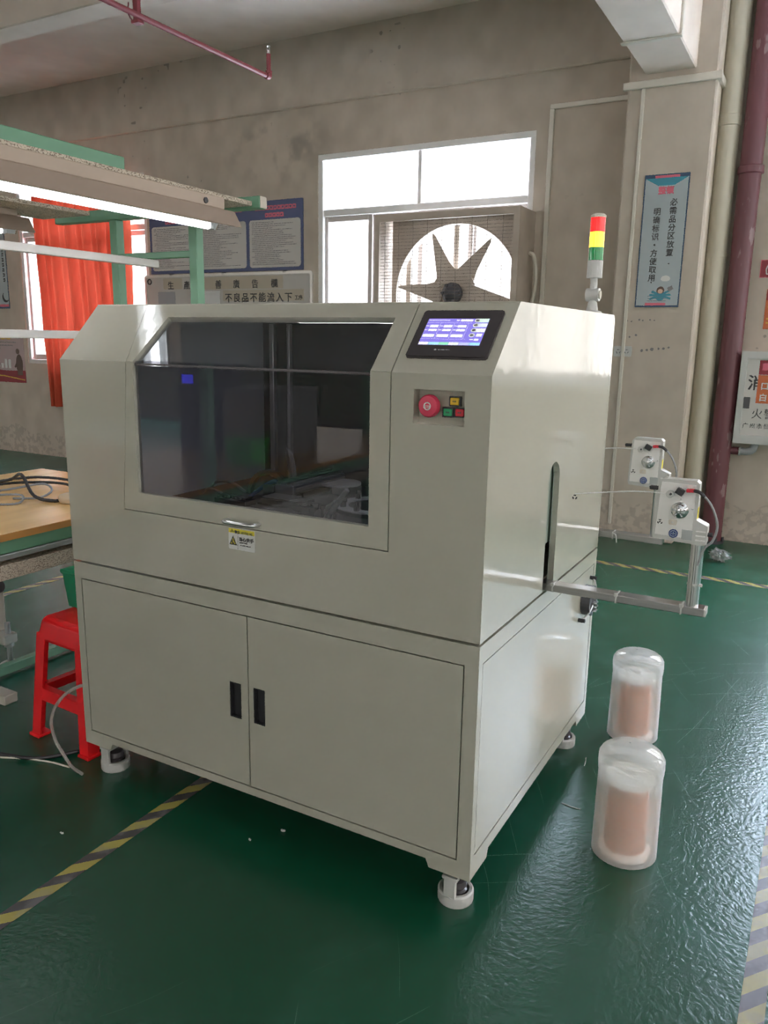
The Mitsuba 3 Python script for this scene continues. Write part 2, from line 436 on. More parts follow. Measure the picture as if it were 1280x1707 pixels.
def quad_xz(x0, x1, y, z0, z1):
    return trimesh.Trimesh([[x0, y, z0], [x1, y, z0], [x1, y, z1], [x0, y, z1]], [[0, 1, 2], [0, 2, 3]], process=False)

WLAB = {2: 'white framed window behind the red curtain', 3: 'white framed window with the exhaust fan in it'}
for i, (a, b) in enumerate(WIN):
    window(i + 1, a, b, YW + 0.02, 4 if i != 3 else 4, WLAB.get(i + 1))

# ---- buildings added around the hall to hide the low sky and bounce warm light in
for lab, b, c in (('added building across the yard behind the windows, bounces warm light in', bx(-40, 30, 13.0, 20.0, -0.3, 5.8), bx(-40.1, 30.1, 12.9, 20.1, 5.8, 6.0)), ('added unseen building beyond the right side, bounces warm light in', bx(14, 22, -25, 12.5, -0.3, 9.0), bx(13.9, 22.1, -25.1, 12.5, 9.0, 9.2)), ('added unseen building on the camera side, bounces warm light in', bx(-40, 13.5, -26, -18, -0.3, 9.0), bx(-40.1, 13.5, -26.1, -17.9, 9.0, 9.2))):
    k = thing('added_building', lab, 'building')
    add(k, 'wall', b, 'render_warm')
    add(k, 'parapet', c, 'render_warm')
# ---- white surface trunking on wall and column, and on the beam
k = thing('cable_trunking', 'thin white cable trunking on the wall between fan window and column', 'cable trunking')
for s in (bx(-1.475, -0.81, 4.705, 4.73, 3.20, 3.235, 0.003), bx(-1.475, -1.44, 4.705, 4.73, 0.1, 3.20, 0.003)):
    add(k, 'segment', s, 'trunking_white')
k = thing('cable_trunking', 'thin white cable trunking wrapped around and down the column', 'cable trunking')
add(k, 'column_band', [bx(-0.84, -0.20, 4.345, 4.37, 3.16, 3.21, 0.003), bx(-0.23, -0.205, 4.345, 4.73, 3.16, 3.21, 0.003)], 'trunking_white')
add(k, 'segment', bx(-0.715, -0.69, 4.352, 4.37, 0.1, 3.16, 0.003), 'trunking_white')
k = thing('cable_trunking', 'thin white trunking strip wrapped under and up the ceiling beam', 'cable trunking')
add(k, 'segment', bx(-0.715, -0.355, 3.69, 3.73, 3.238, 3.25, 0.003), 'trunking_white')
add(k, 'segment', bx(-0.37, -0.355, 3.69, 3.73, 3.25, 4.04, 0.003), 'trunking_white')
k = thing('wall_socket', 'pair of white power sockets low on the column behind the machine', 'socket')
add(k, 'plate', front(ext(rr(-0.77, -0.64, 1.36, 1.435, 0.006), 0.012), 0, 4.37, 0), 'white_plastic')
for x in (-0.735, -0.675):
    add(k, 'outlet', front(cat(*[ext(affinity.translate(affinity.rotate(sbox(-0.002, -0.008, 0.002, 0.008), a), x + dx, 1.397 + dz), 0.0135) for a, dx, dz in ((30, -0.011, -0.008), (-30, 0.011, -0.008), (90, 0, 0.012))]), 0, 4.37, 0), 'black_plastic')

# ---- drain pipe, red fire riser, hose cabinet, signs
k = thing('drain_pipe', 'thick cream plastic drain pipe running up the wall right of the column', 'pipe')
add(k, 'pipe', cyl((-0.165, 4.63, 0), (-0.165, 4.63, 4.05), 0.072, 32), 'pvc_cream', smooth=40)
add(k, 'clamp', [lathe([(0.073, 0), (0.078, 0), (0.078, 0.03), (0.073, 0.03), (0.073, 0)], 32, (-0.165, 4.63, 2.06)), bx(-0.27, -0.225, 4.60, 4.66, 2.065, 2.085, 0.003)], 'pvc_cream', smooth=40)
add(k, 'socket_joint', lathe([(0.073, 0), (0.078, 0.004), (0.078, 0.07), (0.073, 0.074), (0.073, 0)], 32, (-0.165, 4.63, 2.92)), 'pvc_cream', smooth=40)
k = thing('fire_riser', 'thick dark red fire water pipe standing between the drain pipe and the fire cabinet', 'pipe')
add(k, 'pipe', cyl((0.003, 4.62, 0), (0.003, 4.62, 4.05), 0.072, 32), 'red_pipe', smooth=40)
add(k, 'coupling', lathe([(0.073, 0), (0.084, 0.006), (0.084, 0.05), (0.073, 0.056), (0.073, 0)], 32, (0.005, 4.62, 2.60)), 'red_pipe', smooth=40)
add(k, 'branch', cyl((0.05, 4.63, 0.70), (0.13, 4.63, 0.70), 0.028, 20), 'red_pipe', smooth=40)
add(k, 'collar', cyl((0.128, 4.63, 0.70), (0.14, 4.63, 0.70), 0.034, 20), 'white_plastic', smooth=40)
add(k, 'elbow', tube([(0.14, 4.63, 0.70), (0.18, 4.63, 0.70), (0.215, 4.63, 0.715), (0.23, 4.63, 0.76), (0.23, 4.63, 0.79)], 0.027, 12), 'grey_plastic', smooth=40)
add(k, 'foot_flange', [cyl((0.005, 4.62, 0), (0.005, 4.62, 0.02), 0.088, 28)] + [cyl((0.005 + 0.079 * math.cos(a), 4.62 + 0.079 * math.sin(a), 0.02), (0.005 + 0.079 * math.cos(a), 4.62 + 0.079 * math.sin(a), 0.045), 0.01, 6) for a in np.arange(6) * math.pi / 3], 'dark_metal', smooth=40)

k = thing('fire_hose_cabinet', 'white framed fire hose cabinet with red and black writing on the right wall', 'fire cabinet')
FY = 4.56
add(k, 'case', bx(0.095, 0.53, FY + 0.01, YW, 0.78, 1.40, 0.004), 'trunking_white')
fr_ = rr(0.085, 0.545, 0.765, 1.415, 0.006).difference(sbox(0.125, 0.825, 0.495, 1.365))
add(k, 'frame', front(ext(fr_, 0.025), 0, FY + 0.012, 0), 'white_plastic')
add(k, 'door_glass', front(ext(sbox(0.125, 0.825, 0.495, 1.365), 0.006), 0, FY + 0.012, 0), 'paper')
pf = FY + 0.006
add(k, 'lettering', front(cat(affinity_mesh := front(words('消', 0.10, bold=1), 0.142, 0, 1.205)), 0, 0, 0) if False else frame(words('消', 0.11, bold=1), (0.140, pf, 1.175), (1, 0, 0), (0, 0, 1)), 'ink')
add(k, 'lettering', frame(words('火警119', 0.075, 0.08), (0.185, pf, 0.965), (1, 0, 0), (0, 0, 1)), 'ink')
add(k, 'lettering', frame(words('广州市恒安消防', 0.040, 0.046), (0.135, pf, 0.885), (1, 0, 0), (0, 0, 1)), 'ink')
add(k, 'red_notice', frame(ext(sbox(0.205, 1.255, 0.48, 1.355), 0.0012), (0, pf, 0), (1, 0, 0), (0, 0, 1)), 'maroon')
add(k, 'orange_notice', frame(ext(sbox(0.205, 1.055, 0.48, 1.252), 0.0012), (0, pf, 0), (1, 0, 0), (0, 0, 1)), 'orange')
add(k, 'notice_print', frame(cat(words('口', 0.055, bold=2), frame(words('叶', 0.05, bold=1), (0.06, 0, 0), (1, 0, 0), (0, 1, 0)) if False else ext(sbox(0.07, 0.0, 0.075, 0.05), 0.0006)), (0.225, pf - 0.0012, 1.165), (1, 0, 0), (0, 0, 1)), 'paper_white')
add(k, 'notice_print', frame(words('白', 0.055, bold=2), (0.222, pf - 0.0012, 1.085), (1, 0, 0), (0, 0, 1)), 'paper_white')
add(k, 'notice_print', frame(ext(rr(0.225, 0.275, 1.285, 1.335, 0.006), 0.0006), (0, pf - 0.0012, 0), (1, 0, 0), (0, 0, 1)), 'pink')
add(k, 'latch_plate', frame(ext(sbox(0.128, 1.015, 0.168, 1.095), 0.004), (0, pf, 0), (1, 0, 0), (0, 0, 1)), 'anthracite')
k = thing('fire_sign', 'small square red fire sign above the orange notice on the right wall', 'sign')
add(k, 'plate', front(ext(rr(0.125, 0.285, 1.925, 2.045, 0.003), 0.004), 0, YW, 0), 'maroon')
add(k, 'rim', front(ext(rr(0.125, 0.285, 1.925, 2.045, 0.003).difference(sbox(0.129, 1.929, 0.281, 2.041)), 0.005), 0, YW, 0), 'pink')
g_ = Polygon([(0.165, 1.945), (0.16, 1.985), (0.172, 2.015), (0.20, 2.03), (0.23, 2.02), (0.24, 1.985), (0.235, 1.945)])
add(k, 'pictogram', front(cat(ext(g_.difference(g_.buffer(-0.008)), 0.0055), ext(sbox(0.185, 1.955, 0.215, 1.99), 0.0056)), 0, YW, 0), 'paper_white')
k = thing('extinguisher_notice', 'red and orange instruction notice under the fire sign on the right wall', 'sign')
add(k, 'plate', front(ext(rr(0.185, 0.42, 1.57, 1.845, 0.003), 0.004), 0, YW, 0), 'orange')
add(k, 'header', front(ext(sbox(0.187, 1.77, 0.418, 1.843), 0.005), 0, YW, 0), 'maroon')
add(k, 'print', front(cat(rows_of_marks(0.20, 0.40, 1.60, 1.74, 5, 0.012, 5, 0.005)), 0, YW, 0), 'gold')

# ---- posters
def poster_column():
    k = thing('wall_poster', 'narrow tall pale blue poster with two columns of black characters on the column', 'poster')
    x0, x1, z0, z1, y = -0.645, -0.345, 1.71, 2.60, 4.366
    on = lambda m, d=0.0: front(m, 0, y - d, 0)
    add(k, 'sheet', on(ext(sbox(x0, z0, x1, z1), 0.004)), 'navy')
    add(k, 'panel', on(ext(sbox(x0 + 0.008, z0 + 0.012, x1 - 0.008, z1 - 0.025), 0.001), 0.004), 'poster_blue')
    d = 0.005
    add(k, 'header', on(ext(Polygon([(x0 + 0.008, z1 - 0.025), (x1 - 0.008, z1 - 0.025), (-0.44, z1 - 0.075), (-0.55, z1 - 0.075)]), 0.0005), d), 'teal')
    add(k, 'title_band', on(ext(sbox(-0.575, z1 - 0.028, -0.41, z1 - 0.008), 0.0008), 0.004), 'pink')
    add(k, 'title', on(frame(words('整顿', 0.052, 0.052, bold=3), (-0.547, z1 - 0.118, 0), (1, 0, 0), (0, 1, 0)), d + 0.0005), 'pink')
    add(k, 'lettering', on(frame(words('必需品分区放置', 0.051, 0.0555, True, bold=1), (-0.462, 2.402, 0), (1, 0, 0), (0, 1, 0)), d), 'ink')
    add(k, 'lettering', on(frame(words('明确标识·方便取用', 0.051, 0.0555, True, bold=1), (-0.568, 2.345, 0), (1, 0, 0), (0, 1, 0)), d), 'ink')
    add(k, 'full_stop', on(cat(ext(Point(-0.436, 2.005).buffer(0.005), 0.0006), ext(Point(-0.543, 1.880).buffer(0.005), 0.0006)), d), 'ink')
    b = Point(0, 0).buffer(1.0)
    add(k, 'speech_bubble', on(ext(affinity.translate(affinity.scale(b, 0.032, 0.020), -0.448, 1.905), 0.0004), d), 'paper_white')
    cx, cz = -0.475, 1.825
    add(k, 'figure_hair', on(ext(affinity.translate(affinity.scale(b, 0.026, 0.026), cx, cz), 0.0005), d), 'hair')
    add(k, 'figure_face', on(ext(affinity.translate(affinity.scale(b, 0.017, 0.016), cx, cz - 0.006), 0.0009), d), 'skin')
    arms = [Polygon([(cx, cz - 0.025), (cx + 0.075 * math.cos(a), cz - 0.045 + 0.065 * math.sin(a)), (cx + 0.072 * math.cos(a + 0.2), cz - 0.045 + 0.06 * math.sin(a + 0.2)), (cx, cz - 0.04)]).convex_hull for a in (-0.3, 0.15, 0.6, 2.4, 2.85, 3.3)]
    add(k, 'figure_body', on(ext(shapely.union_all([a.buffer(0.001) for a in arms] + [affinity.translate(affinity.scale(b, 0.03, 0.026), cx, cz - 0.045)]), 0.0005), d), 'teal')
    add(k, 'held_card', on(ext(affinity.translate(affinity.rotate(sbox(-0.018, -0.014, 0.018, 0.014), 30), cx + 0.065, cz + 0.012), 0.0008), d), 'ink_grey')
    add(k, 'footer', on(ext(sbox(-0.575, z0 + 0.012, -0.435, z0 + 0.03), 0.0006), d), 'pink')
    add(k, 'small_print', on(rows_of_marks(-0.56, -0.40, z0 + 0.035, z0 + 0.085, 3, 0.004, 3), d), 'ink_grey', kind='stuff')
poster_column()

k = thing('wall_poster', 'pale tall poster with vertical characters at the far left wall beside the curtained window', 'poster')
add(k, 'sheet', front(ext(sbox(-8.40, 1.74, -8.08, 2.66), 0.004), 0, YW, 0), 'navy')
add(k, 'panel', front(ext(sbox(-8.392, 1.78, -8.088, 2.64), 0.005), 0, YW, 0), 'poster_blue')
add(k, 'lettering', front(cat(*[ext(rr(-8.155, -8.125, 2.40 - i * 0.058, 2.44 - i * 0.058, 0.004).difference(sbox(-8.150, 2.412 - i * 0.058, -8.134, 2.428 - i * 0.058)), 0.0055) for i in range(7)]), 0, YW, 0), 'ink', kind='stuff')
add(k, 'drawing', front(ext(affinity.translate(affinity.rotate(Point(0, 0).buffer(0.06).difference(Point(0.025, 0.012).buffer(0.058)), 20), -8.14, 1.87), 0.0055), 0, YW, 0), 'ink')
add(k, 'footer', front(ext(sbox(-8.392, 1.762, -8.088, 1.79), 0.0056), 0, YW, 0), 'pink')
k = thing('company_poster', 'maroon and mauve poster with a dark figure silhouette low on the far left wall', 'poster')
add(k, 'sheet', front(ext(sbox(-8.85, 0.86, -7.885, 1.475), 0.004), 0, YW, 0), 'poster_mauve')
add(k, 'lower_band', front(ext(Polygon([(-8.85, 0.86), (-7.885, 0.86), (-7.885, 1.01), (-8.2, 1.0), (-8.85, 1.03)]), 0.0048), 0, YW, 0), 'maroon')
add(k, 'gold_title', front(cat(*[ext(rr(-8.60 + i * 0.1, -8.52 + i * 0.1, 1.375, 1.455, 0.01).difference(sbox(-8.58 + i * 0.1, 1.40, -8.565 + i * 0.1, 1.44)), 0.005) for i in range(5)]), 0, YW, 0), 'gold')
add(k, 'small_print', front(rows_of_marks(-8.6, -8.0, 1.25, 1.36, 3, 0.012, 12, 0.005), 0, YW, 0), 'ink_grey', kind='stuff')
add(k, 'gold_swoosh', front(ext(Polygon([(-8.85, 0.915), (-8.3, 0.93), (-7.9, 0.89), (-7.9, 0.90), (-8.3, 0.945), (-8.85, 0.94)]), 0.0056), 0, YW, 0), 'gold')
sil = shapely.union_all([Point(-8.005, 1.235).buffer(0.032), affinity.translate(affinity.scale(Point(0, 0).buffer(1), 0.06, 0.12), -7.985, 1.08), sbox(-8.03, 0.95, -7.935, 1.10), Polygon([(-8.03, 1.13), (-8.08, 1.05), (-8.06, 1.04), (-8.0, 1.08)])])
add(k, 'silhouette', front(ext(sil, 0.006), 0, YW, 0), 'hair')
add(k, 'city_drawing', front(cat(*[ext(sbox(-8.75 + i * 0.07, 1.03, -8.705 + i * 0.07, 1.06 + 0.09 * rng.uniform(0.3, 1)), 0.0052) for i in range(9)]), 0, YW, 0), 'paper_white', kind='stuff')

# ---- notice board of three blue panels, bulletin board under it
k = thing('notice_board', 'blue notice board with three white text sheets above the bulletin board', 'notice board')
add(k, 'board', front(ext(sbox(-5.72, 2.08, -3.79, 2.715), 0.018), 0, YW, 0), 'notice_blue')
for i in range(3):
    a = -5.70 + i * 0.64
    add(k, 'sheet', front(ext(rr(a + 0.01, a + 0.61, 2.11, 2.545, 0.03), 0.020), 0, YW, 0), 'paper')
    add(k, 'small_print', front(rows_of_marks(a + 0.04, a + 0.58, 2.13, 2.53, 23, 0.0065, 20 + i, 0.0206), 0, YW, 0), 'ink_grey', kind='stuff')
    hd = [rr(a + 0.20 + j * 0.044, a + 0.24 + j * 0.044, 2.565, 2.605, 0.005).difference(sbox(a + 0.21 + j * 0.044, 2.578, a + 0.225 + j * 0.044, 2.590)) for j in range(5)]
    hd += [rr(a + 0.08 + j * 0.044, a + 0.12 + j * 0.044, 2.63, 2.67, 0.005).difference(sbox(a + 0.09 + j * 0.044, 2.643, a + 0.108 + j * 0.044, 2.658)) for j in range(11)]
    add(k, 'heading', front(cat(*[ext(h, 0.019) for h in hd]), 0, YW, 0), 'pink', kind='stuff')
for x in (-5.45, -4.75, -4.0):
    add(k, 'clip', bx(x - 0.02, x + 0.02, YW - 0.022, YW, 2.055, 2.082, 0.003), 'dark_metal')

k = thing('bulletin_board', 'grey bulletin board with black characters pinned under the blue notice board', 'bulletin board')
add(k, 'board', front(ext(rr(-5.80, -3.70, 1.15, 2.055, 0.02), 0.015), 0, YW, 0), 'board_grey')
add(k, 'rim', front(ext(rr(-5.82, -3.68, 1.13, 2.07, 0.03).difference(rr(-5.795, -3.705, 1.155, 2.045, 0.02)), 0.022), 0, YW, 0), 'aluminium')
for a, b, z0, z1 in ((-5.56, -5.30, 1.925, 2.035), (-5.12, -4.02, 1.915, 2.035)):
    add(k, 'title_strip', front(ext(sbox(a, z0, b, z1), 0.0155), 0, YW, 0), 'paper_tan')
add(k, 'title', front(cat(*[frame(words(c, 0.085, bold=1), (x, 1.945, 0.0156), (1, 0, 0), (0, 1, 0)) for c, x in zip('生產改善廣告欄', (-5.50, -5.28, -5.08, -4.86, -4.63, -4.40, -4.165))]), 0, YW, 0), 'ink')
add(k, 'slogan_strip', front(ext(sbox(-4.76, 1.80, -3.78, 1.905), 0.0157), 0, YW, 0), 'paper_tan')
add(k, 'slogan', front(cat(frame(words('不良品不能流入下', 0.092, 0.1045, bold=1), (-4.735, 1.813, 0.0158), (1, 0, 0), (0, 1, 0)), frame(words('工序', 0.048, 0.045, bold=1), (-3.885, 1.818, 0.0158), (1, 0, 0), (0, 1, 0))), 0, YW, 0), 'ink')
add(k, 'sheet', front(ext(sbox(-5.64, 1.55, -5.40, 1.90), 0.0157), 0, YW, 0), 'grey_plastic')
add(k, 'sheet', front(ext(sbox(-5.05, 1.55, -4.80, 1.90), 0.0157), 0, YW, 0), 'paper_white')
add(k, 'hanging_ring', front(ext(Point(-5.755, 2.005).buffer(0.03).difference(Point(-5.755, 2.005).buffer(0.019)), 0.022), 0, YW, 0), 'ink')

# ---- red curtain in the left window
nx, nz = 150, 24
xs = np.linspace(-7.42, -5.93, nx); zs_ = np.linspace(3.04, 0.62, nz)
V = []
for j, z in enumerate(zs_):
    for i, x in enumerate(xs):
        u = i / (nx - 1)
        a = 0.060 * math.sin(u * 2 * math.pi * 12 + 1.1 * math.sin(9 * u) + 0.5 * math.sin(3 * z)) + 0.020 * math.sin(u * 2 * math.pi * 6.3 + z * 0.8)
        V.append((x + 0.02 * math.sin(z * 1.7) * u + (0.05 * (3.04 - z) / 2.4 * (1 - u)), 4.64 + a, z))
Fq = [(j * nx + i, j * nx + i + 1, (j + 1) * nx + i + 1, (j + 1) * nx + i) for j in range(nz - 1) for i in range(nx - 1)]
Fq = np.array(Fq)
cm = trimesh.Trimesh(np.array(V), np.vstack([Fq[:, [0, 1, 2]], Fq[:, [0, 2, 3]]]), process=False)
k = thing('curtain', 'long orange red curtain hanging in front of the left window', 'curtain')
add(k, 'cloth', cm, 'curtain', smooth=True)
add(k, 'rod', cyl((-7.9, 4.64, 3.06), (-5.7, 4.64, 3.06), 0.012, 12), 'white_frame', smooth=40)

# ---- exhaust fan in the middle window
k = thing('exhaust_fan', 'large square brown metal exhaust fan mounted in the window behind the machine', 'fan')
fx0, fx1, fz0, fz1, fy0, fy1 = -2.82, -1.55, 1.19, 2.46, 4.37, 4.74
hb = sbox(fx0, fz0, fx1, fz1).difference(sbox(fx0 + 0.02, fz0 + 0.02, fx1 - 0.02, fz1 - 0.02))
lip = sbox(fx0, fz0, fx1, fz1).difference(sbox(fx0 + 0.045, fz0 + 0.045, fx1 - 0.05, fz1 - 0.055))
add(k, 'housing', [front(ext(hb, 0.37), 0, fy1, 0), front(ext(lip, 0.02), 0, fy0 + 0.02, 0)], 'fan_metal')
FC = np.array([-2.165, 1.835])
pl = sbox(fx0 + 0.055, fz0 + 0.02, fx1 - 0.02, fz1 - 0.02).difference(Point(*FC).buffer(0.555, quad_segs=24))
add(k, 'orifice_plate', front(ext(pl, 0.012), 0, 4.60, 0), 'fan_metal')
add(k, 'orifice_ring', front(ext(Point(*FC).buffer(0.565, quad_segs=24).difference(Point(*FC).buffer(0.553, quad_segs=24)), 0.08), 0, 4.66, 0), 'fan_metal')
for i in range(6):
    a0 = math.radians(53 + 60 * i)
    prof = Polygon([(0.10, -0.105), (0.26, -0.050), (0.50, -0.012), (0.530, 0.004), (0.50, 0.014), (0.24, 0.072), (0.10, 0.105)])
    b = ext(prof, 0.005)
    b.apply_transform(trimesh.transformations.rotation_matrix(math.radians(14), [1, 0, 0]))
    b.apply_transform(trimesh.transformations.rotation_matrix(a0, [0, 0, 1]))
    add(k, 'blade', front(b, FC[0], 4.56, FC[1]), 'fan_metal')
hubp = Point(0, 0).buffer(0.20, quad_segs=16)
add(k, 'hub_plate', front(ext(hubp, 0.012), FC[0], 4.565, FC[1]), 'fan_metal')
add(k, 'hub', [front(lathe([(0, 0), (0.085, 0), (0.085, 0.05), (0.06, 0.075), (0.03, 0.09), (0, 0.09)], 24), FC[0], 4.56, FC[1])] + [front(cyl((0.07 * math.cos(t), 0.07 * math.sin(t), 0.05), (0.07 * math.cos(t), 0.07 * math.sin(t), 0.085), 0.012, 6), FC[0], 4.56, FC[1]) for t in np.arange(6) * math.pi / 3], 'dark_metal', smooth=35)
for x in (-2.66, -2.215):
    add(k, 'support_bar', bx(x - 0.022, x + 0.022, 4.69, 4.72, fz0 + 0.02, fz1 - 0.02, 0.003), 'fan_metal')
wires = [bx(fx0 + 0.045, fx1 - 0.05, 4.388, 4.3895, z - 0.0013, z + 0.0013) for z in np.arange(fz0 + 0.06, fz1 - 0.06, 0.026)]
wires += [bx(x - 0.0014, x + 0.0014, 4.3895, 4.391, fz0 + 0.045, fz1 - 0.055) for x in np.arange(fx0 + 0.09, fx1 - 0.05, 0.13)]
add(k, 'wire_guard', wires, 'guard_wire', kind='stuff')
single('fan_cable', tube([(-1.545, 4.60, 2.14), (-1.50, 4.60, 2.10), (-1.50, 4.66, 1.9), (-1.56, 4.70, 1.6), (-1.56, 4.70, 1.2)], 0.016, 8), 'trunking_white', 'pale cable hanging from the right side of the exhaust fan', 'cable', smooth=40)

# ---- sprinkler pipe under the ceiling
k = thing('sprinkler_pipe', 'thin dark red sprinkler pipe hanging under the ceiling with an upturned end', 'pipe')
add(k, 'pipe', cyl((-3.26, -8.8, 3.30), (-3.165, 3.40, 3.30), 0.0165, 16), 'sprinkler_red', smooth=40)
add(k, 'elbow', tube([(-3.166, 3.37, 3.30), (-3.165, 3.398, 3.302), (-3.165, 3.402, 3.32), (-3.165, 3.402, 3.34)], 0.023, 12), 'sprinkler_red', smooth=40)
add(k, 'riser', cyl((-3.165, 3.402, 3.32), (-3.165, 3.402, 3.45), 0.016, 14), 'sprinkler_red', smooth=40)
add(k, 'sprinkler_head', [cyl((-3.165, 3.402, 3.45), (-3.165, 3.402, 3.475), 0.011, 10), lathe([(0, 0), (0.014, 0.0), (0.012, 0.004), (0, 0.005)], 12, (-3.165, 3.402, 3.50)), bx(-3.177, -3.173, 3.398, 3.406, 3.475, 3.502), bx(-3.157, -3.153, 3.398, 3.406, 3.475, 3.502)], 'chrome')
add(k, 'hanger', [bx(-3.225, -3.185, 2.16, 2.19, 3.27, 4.05, 0.003), bx(-3.235, -3.175, 2.15, 2.20, 3.265, 3.283, 0.003), tube([(-3.235, 2.175, 3.275), (-3.25, 2.15, 3.32), (-3.225, 2.13, 3.37)], 0.004, 6)], 'sprinkler_red')

# ---- hazard tapes on the floor
def tape(name, x0, y0, x1, y1, w, label, mat='tape'):
    d = np.array([x1 - x0, y1 - y0]); L = np.hypot(*d); d = d / L; nrm = np.array([-d[1], d[0]])
    n = max(2, int(L / 0.1))
    v, uv, f = [], [], []
    for i in range(n + 1):
        c = np.array([x0, y0]) + d * L * i / n
        for s in (-0.5, 0.5):
            q = c + nrm * w * s
            v.append((q[0], q[1], 0.0008)); uv.append((L * i / n, s * w / 0.05))
        if i:
            a = 2 * i
            f += [(a - 2, a, a + 1), (a - 2, a + 1, a - 1)]
    f = np.array(f)[:, ::-1]
    single(name, trimesh.Trimesh(np.array(v), f, process=False), mat, label, 'floor tape', uv=np.array(uv))
tape('hazard_tape', -1.020, -2.4, -1.020, 0.75, 0.052, 'yellow and black hazard tape on the floor running under the machine')
tape('hazard_tape', 0.660, -2.0, 0.668, 2.1, 0.052, 'worn hazard tape along the floor right of the wire spools', 'tape_worn')
tape('hazard_tape', 3.0, 3.585, -3.1, 3.585, 0.075, 'hazard tape on the floor along the back wall', 'tape')
tape('hazard_tape', -3.31, 3.5, -3.31, 0.2, 0.06, 'faded hazard tape on the floor under the bench')

# ================================================================ THE WINDING MACHINE
W, D, SL, ZT, ZB, ZS, Z0 = 1.40, 1.085, 0.16, 1.547, 1.380, 0.748, 0.111
MK = thing('winding_machine', 'large cream white machine cabinet with a dark glass door and a touch screen', 'machine')
# ---- lower cabinet
ring = Polygon([(-W, Z0), (-W + 0.115, Z0), (-W + 0.125, 0.135), (-0.125, 0.135), (-0.115, Z0), (0, Z0), (0, ZS - 0.003), (-W, ZS - 0.003)])
hole = sbox(-1.371, 0.160, -0.037, 0.692)
rside = Polygon([(0.002, Z0), (0.115, Z0), (0.125, 0.135), (D - 0.125, 0.135), (D - 0.115, Z0), (D, Z0), (D, ZS - 0.003), (0.002, ZS - 0.003)])
rhole = sbox(0.025, 0.172, 1.060, 0.696)
base = [front(ext(ring.difference(hole), 0.025), 0, 0.025, 0), rightside(ext(rside.difference(rhole), 0.022), -0.022, 0, 0), rightside(ext(rside, 0.02), -W, 0, 0), front(ext(ring, 0.02), 0, D, 0),
        bx(-W + 0.02, -0.022, 0.025, D - 0.02, 0.135, 0.15), bx(-W + 0.02, -0.022, 0.025, D - 0.02, ZS - 0.022, ZS - 0.0035)]
add(MK, 'base_frame', base, 'cream')
for a, b, px0, px1 in ((-1.3675, -0.7018, -0.769, -0.727), (-0.6982, -0.0405, -0.6825, -0.6415)):
    dp = sbox(a, 0.1635, b, 0.6885)
    dk = add(MK, 'cabinet_door', front(ext(dp.difference(sbox(px0, 0.369, px1, 0.479)), 0.02), 0, 0.0205, 0), 'cream')
    cup = sbox(px0 + 0.0004, 0.3694, px1 - 0.0004, 0.4786)
    add(dk, 'recessed_pull', [front(ext(cup.difference(cup.buffer(-0.003)), 0.018), 0, 0.0190, 0), front(ext(cup, 0.003), 0, 0.0195, 0), front(ext(sbox(px0 + 0.012, 0.372, px1 - 0.004, 0.476), 0.004), 0, 0.0165, 0)], 'black_plastic', label='recessed black pull handle')
add(MK, 'side_panel', rightside(ext(rhole.buffer(-0.0035, join_style=2), 0.018), -0.0188, 0, 0), 'cream')
add(MK, 'joint_plate', [bx(-W + 0.045, -0.045, 0.045, D - 0.045, ZS - 0.0035, ZS + 0.0045)], 'cream')
# ---- feet
def foot(x, y):
    k = add(MK, 'levelling_foot', [lathe([(0, 0), (0.046, 0), (0.048, 0.004), (0.048, 0.030), (0.044, 0.034), (0.036, 0.034), (0.036, 0.010), (0, 0.010)], 36, (x, y, 0))] +
            [bx(x - 0.017, x + 0.017, y + s * 0.040 - 0.006, y + s * 0.040 + 0.006, 0.028, 0.084, 0.002) for s in (-1, 1)] + [bx(x - 0.022, x + 0.022, y - 0.046, y + 0.046, 0.080, 0.090, 0.002), cyl((x, y, 0.088), (x, y, 0.137), 0.009, 12)], 'white_plastic', smooth=35)
    add(k, 'adjuster_wheel', [lathe([(0, 0.012), (0.030, 0.012), (0.033, 0.022), (0.030, 0.032), (0.024, 0.036), (0.030, 0.046), (0.026, 0.060), (0.012, 0.066), (0, 0.066)], 28, (x, y, 0))], 'black_gloss', smooth=35)
for x, y in ((-0.062, 0.062), (-1.345, 0.070), (-0.062, 1.025), (-1.345, 1.025)):
    foot(x, y)
# ---- upper housing
Ls = math.hypot(SL, ZT - ZB)
u2 = np.array([0, SL / Ls, (ZT - ZB) / Ls])
def slant(m, d=0.0):                  # local x, y = x, distance up the slope from the bend
    nrm = np.cross([1, 0, 0], u2)
    return frame(m, np.array([0, 0, ZB]) + nrm * d, (1, 0, 0), u2)
XD0, XD1, ZD = -1.150, -0.254, 0.945          # door: left edge below, right edge, lower edge
doorlow = Polygon([(-1.157, ZD), (XD1, ZD), (XD1, ZB), (-1.119, ZB)])
doorup = Polygon([(-1.119, 0), (XD1, 0), (-0.262, Ls - 0.004), (-1.183, Ls - 0.004)])
TH = 0.02
rec = sbox(-0.193, 1.263, -0.063, 1.344)
fl = sbox(-W, ZS + 0.004, 0, ZB).difference(doorlow.buffer(0.0022, join_style=2)).difference(rec).difference(sbox(-1.115, ZB - 0.01, XD1, ZB + 0.1))
fu = sbox(-W, 0, 0, Ls).difference(doorup.buffer(0.0022, join_style=2)).difference(sbox(-1.115, -0.01, XD1, 0.01)).difference(sbox(-0.205, 0.05, -0.055, 0.20))
tophouse = [front(ext(fl, TH), 0, TH, 0), slant(ext(fu, TH), -TH)]
sidep = Polygon([(0, ZS + 0.004), (D, ZS + 0.004), (D, ZT - 0.012), (D - 0.012, ZT), (SL, ZT), (0, ZB)])
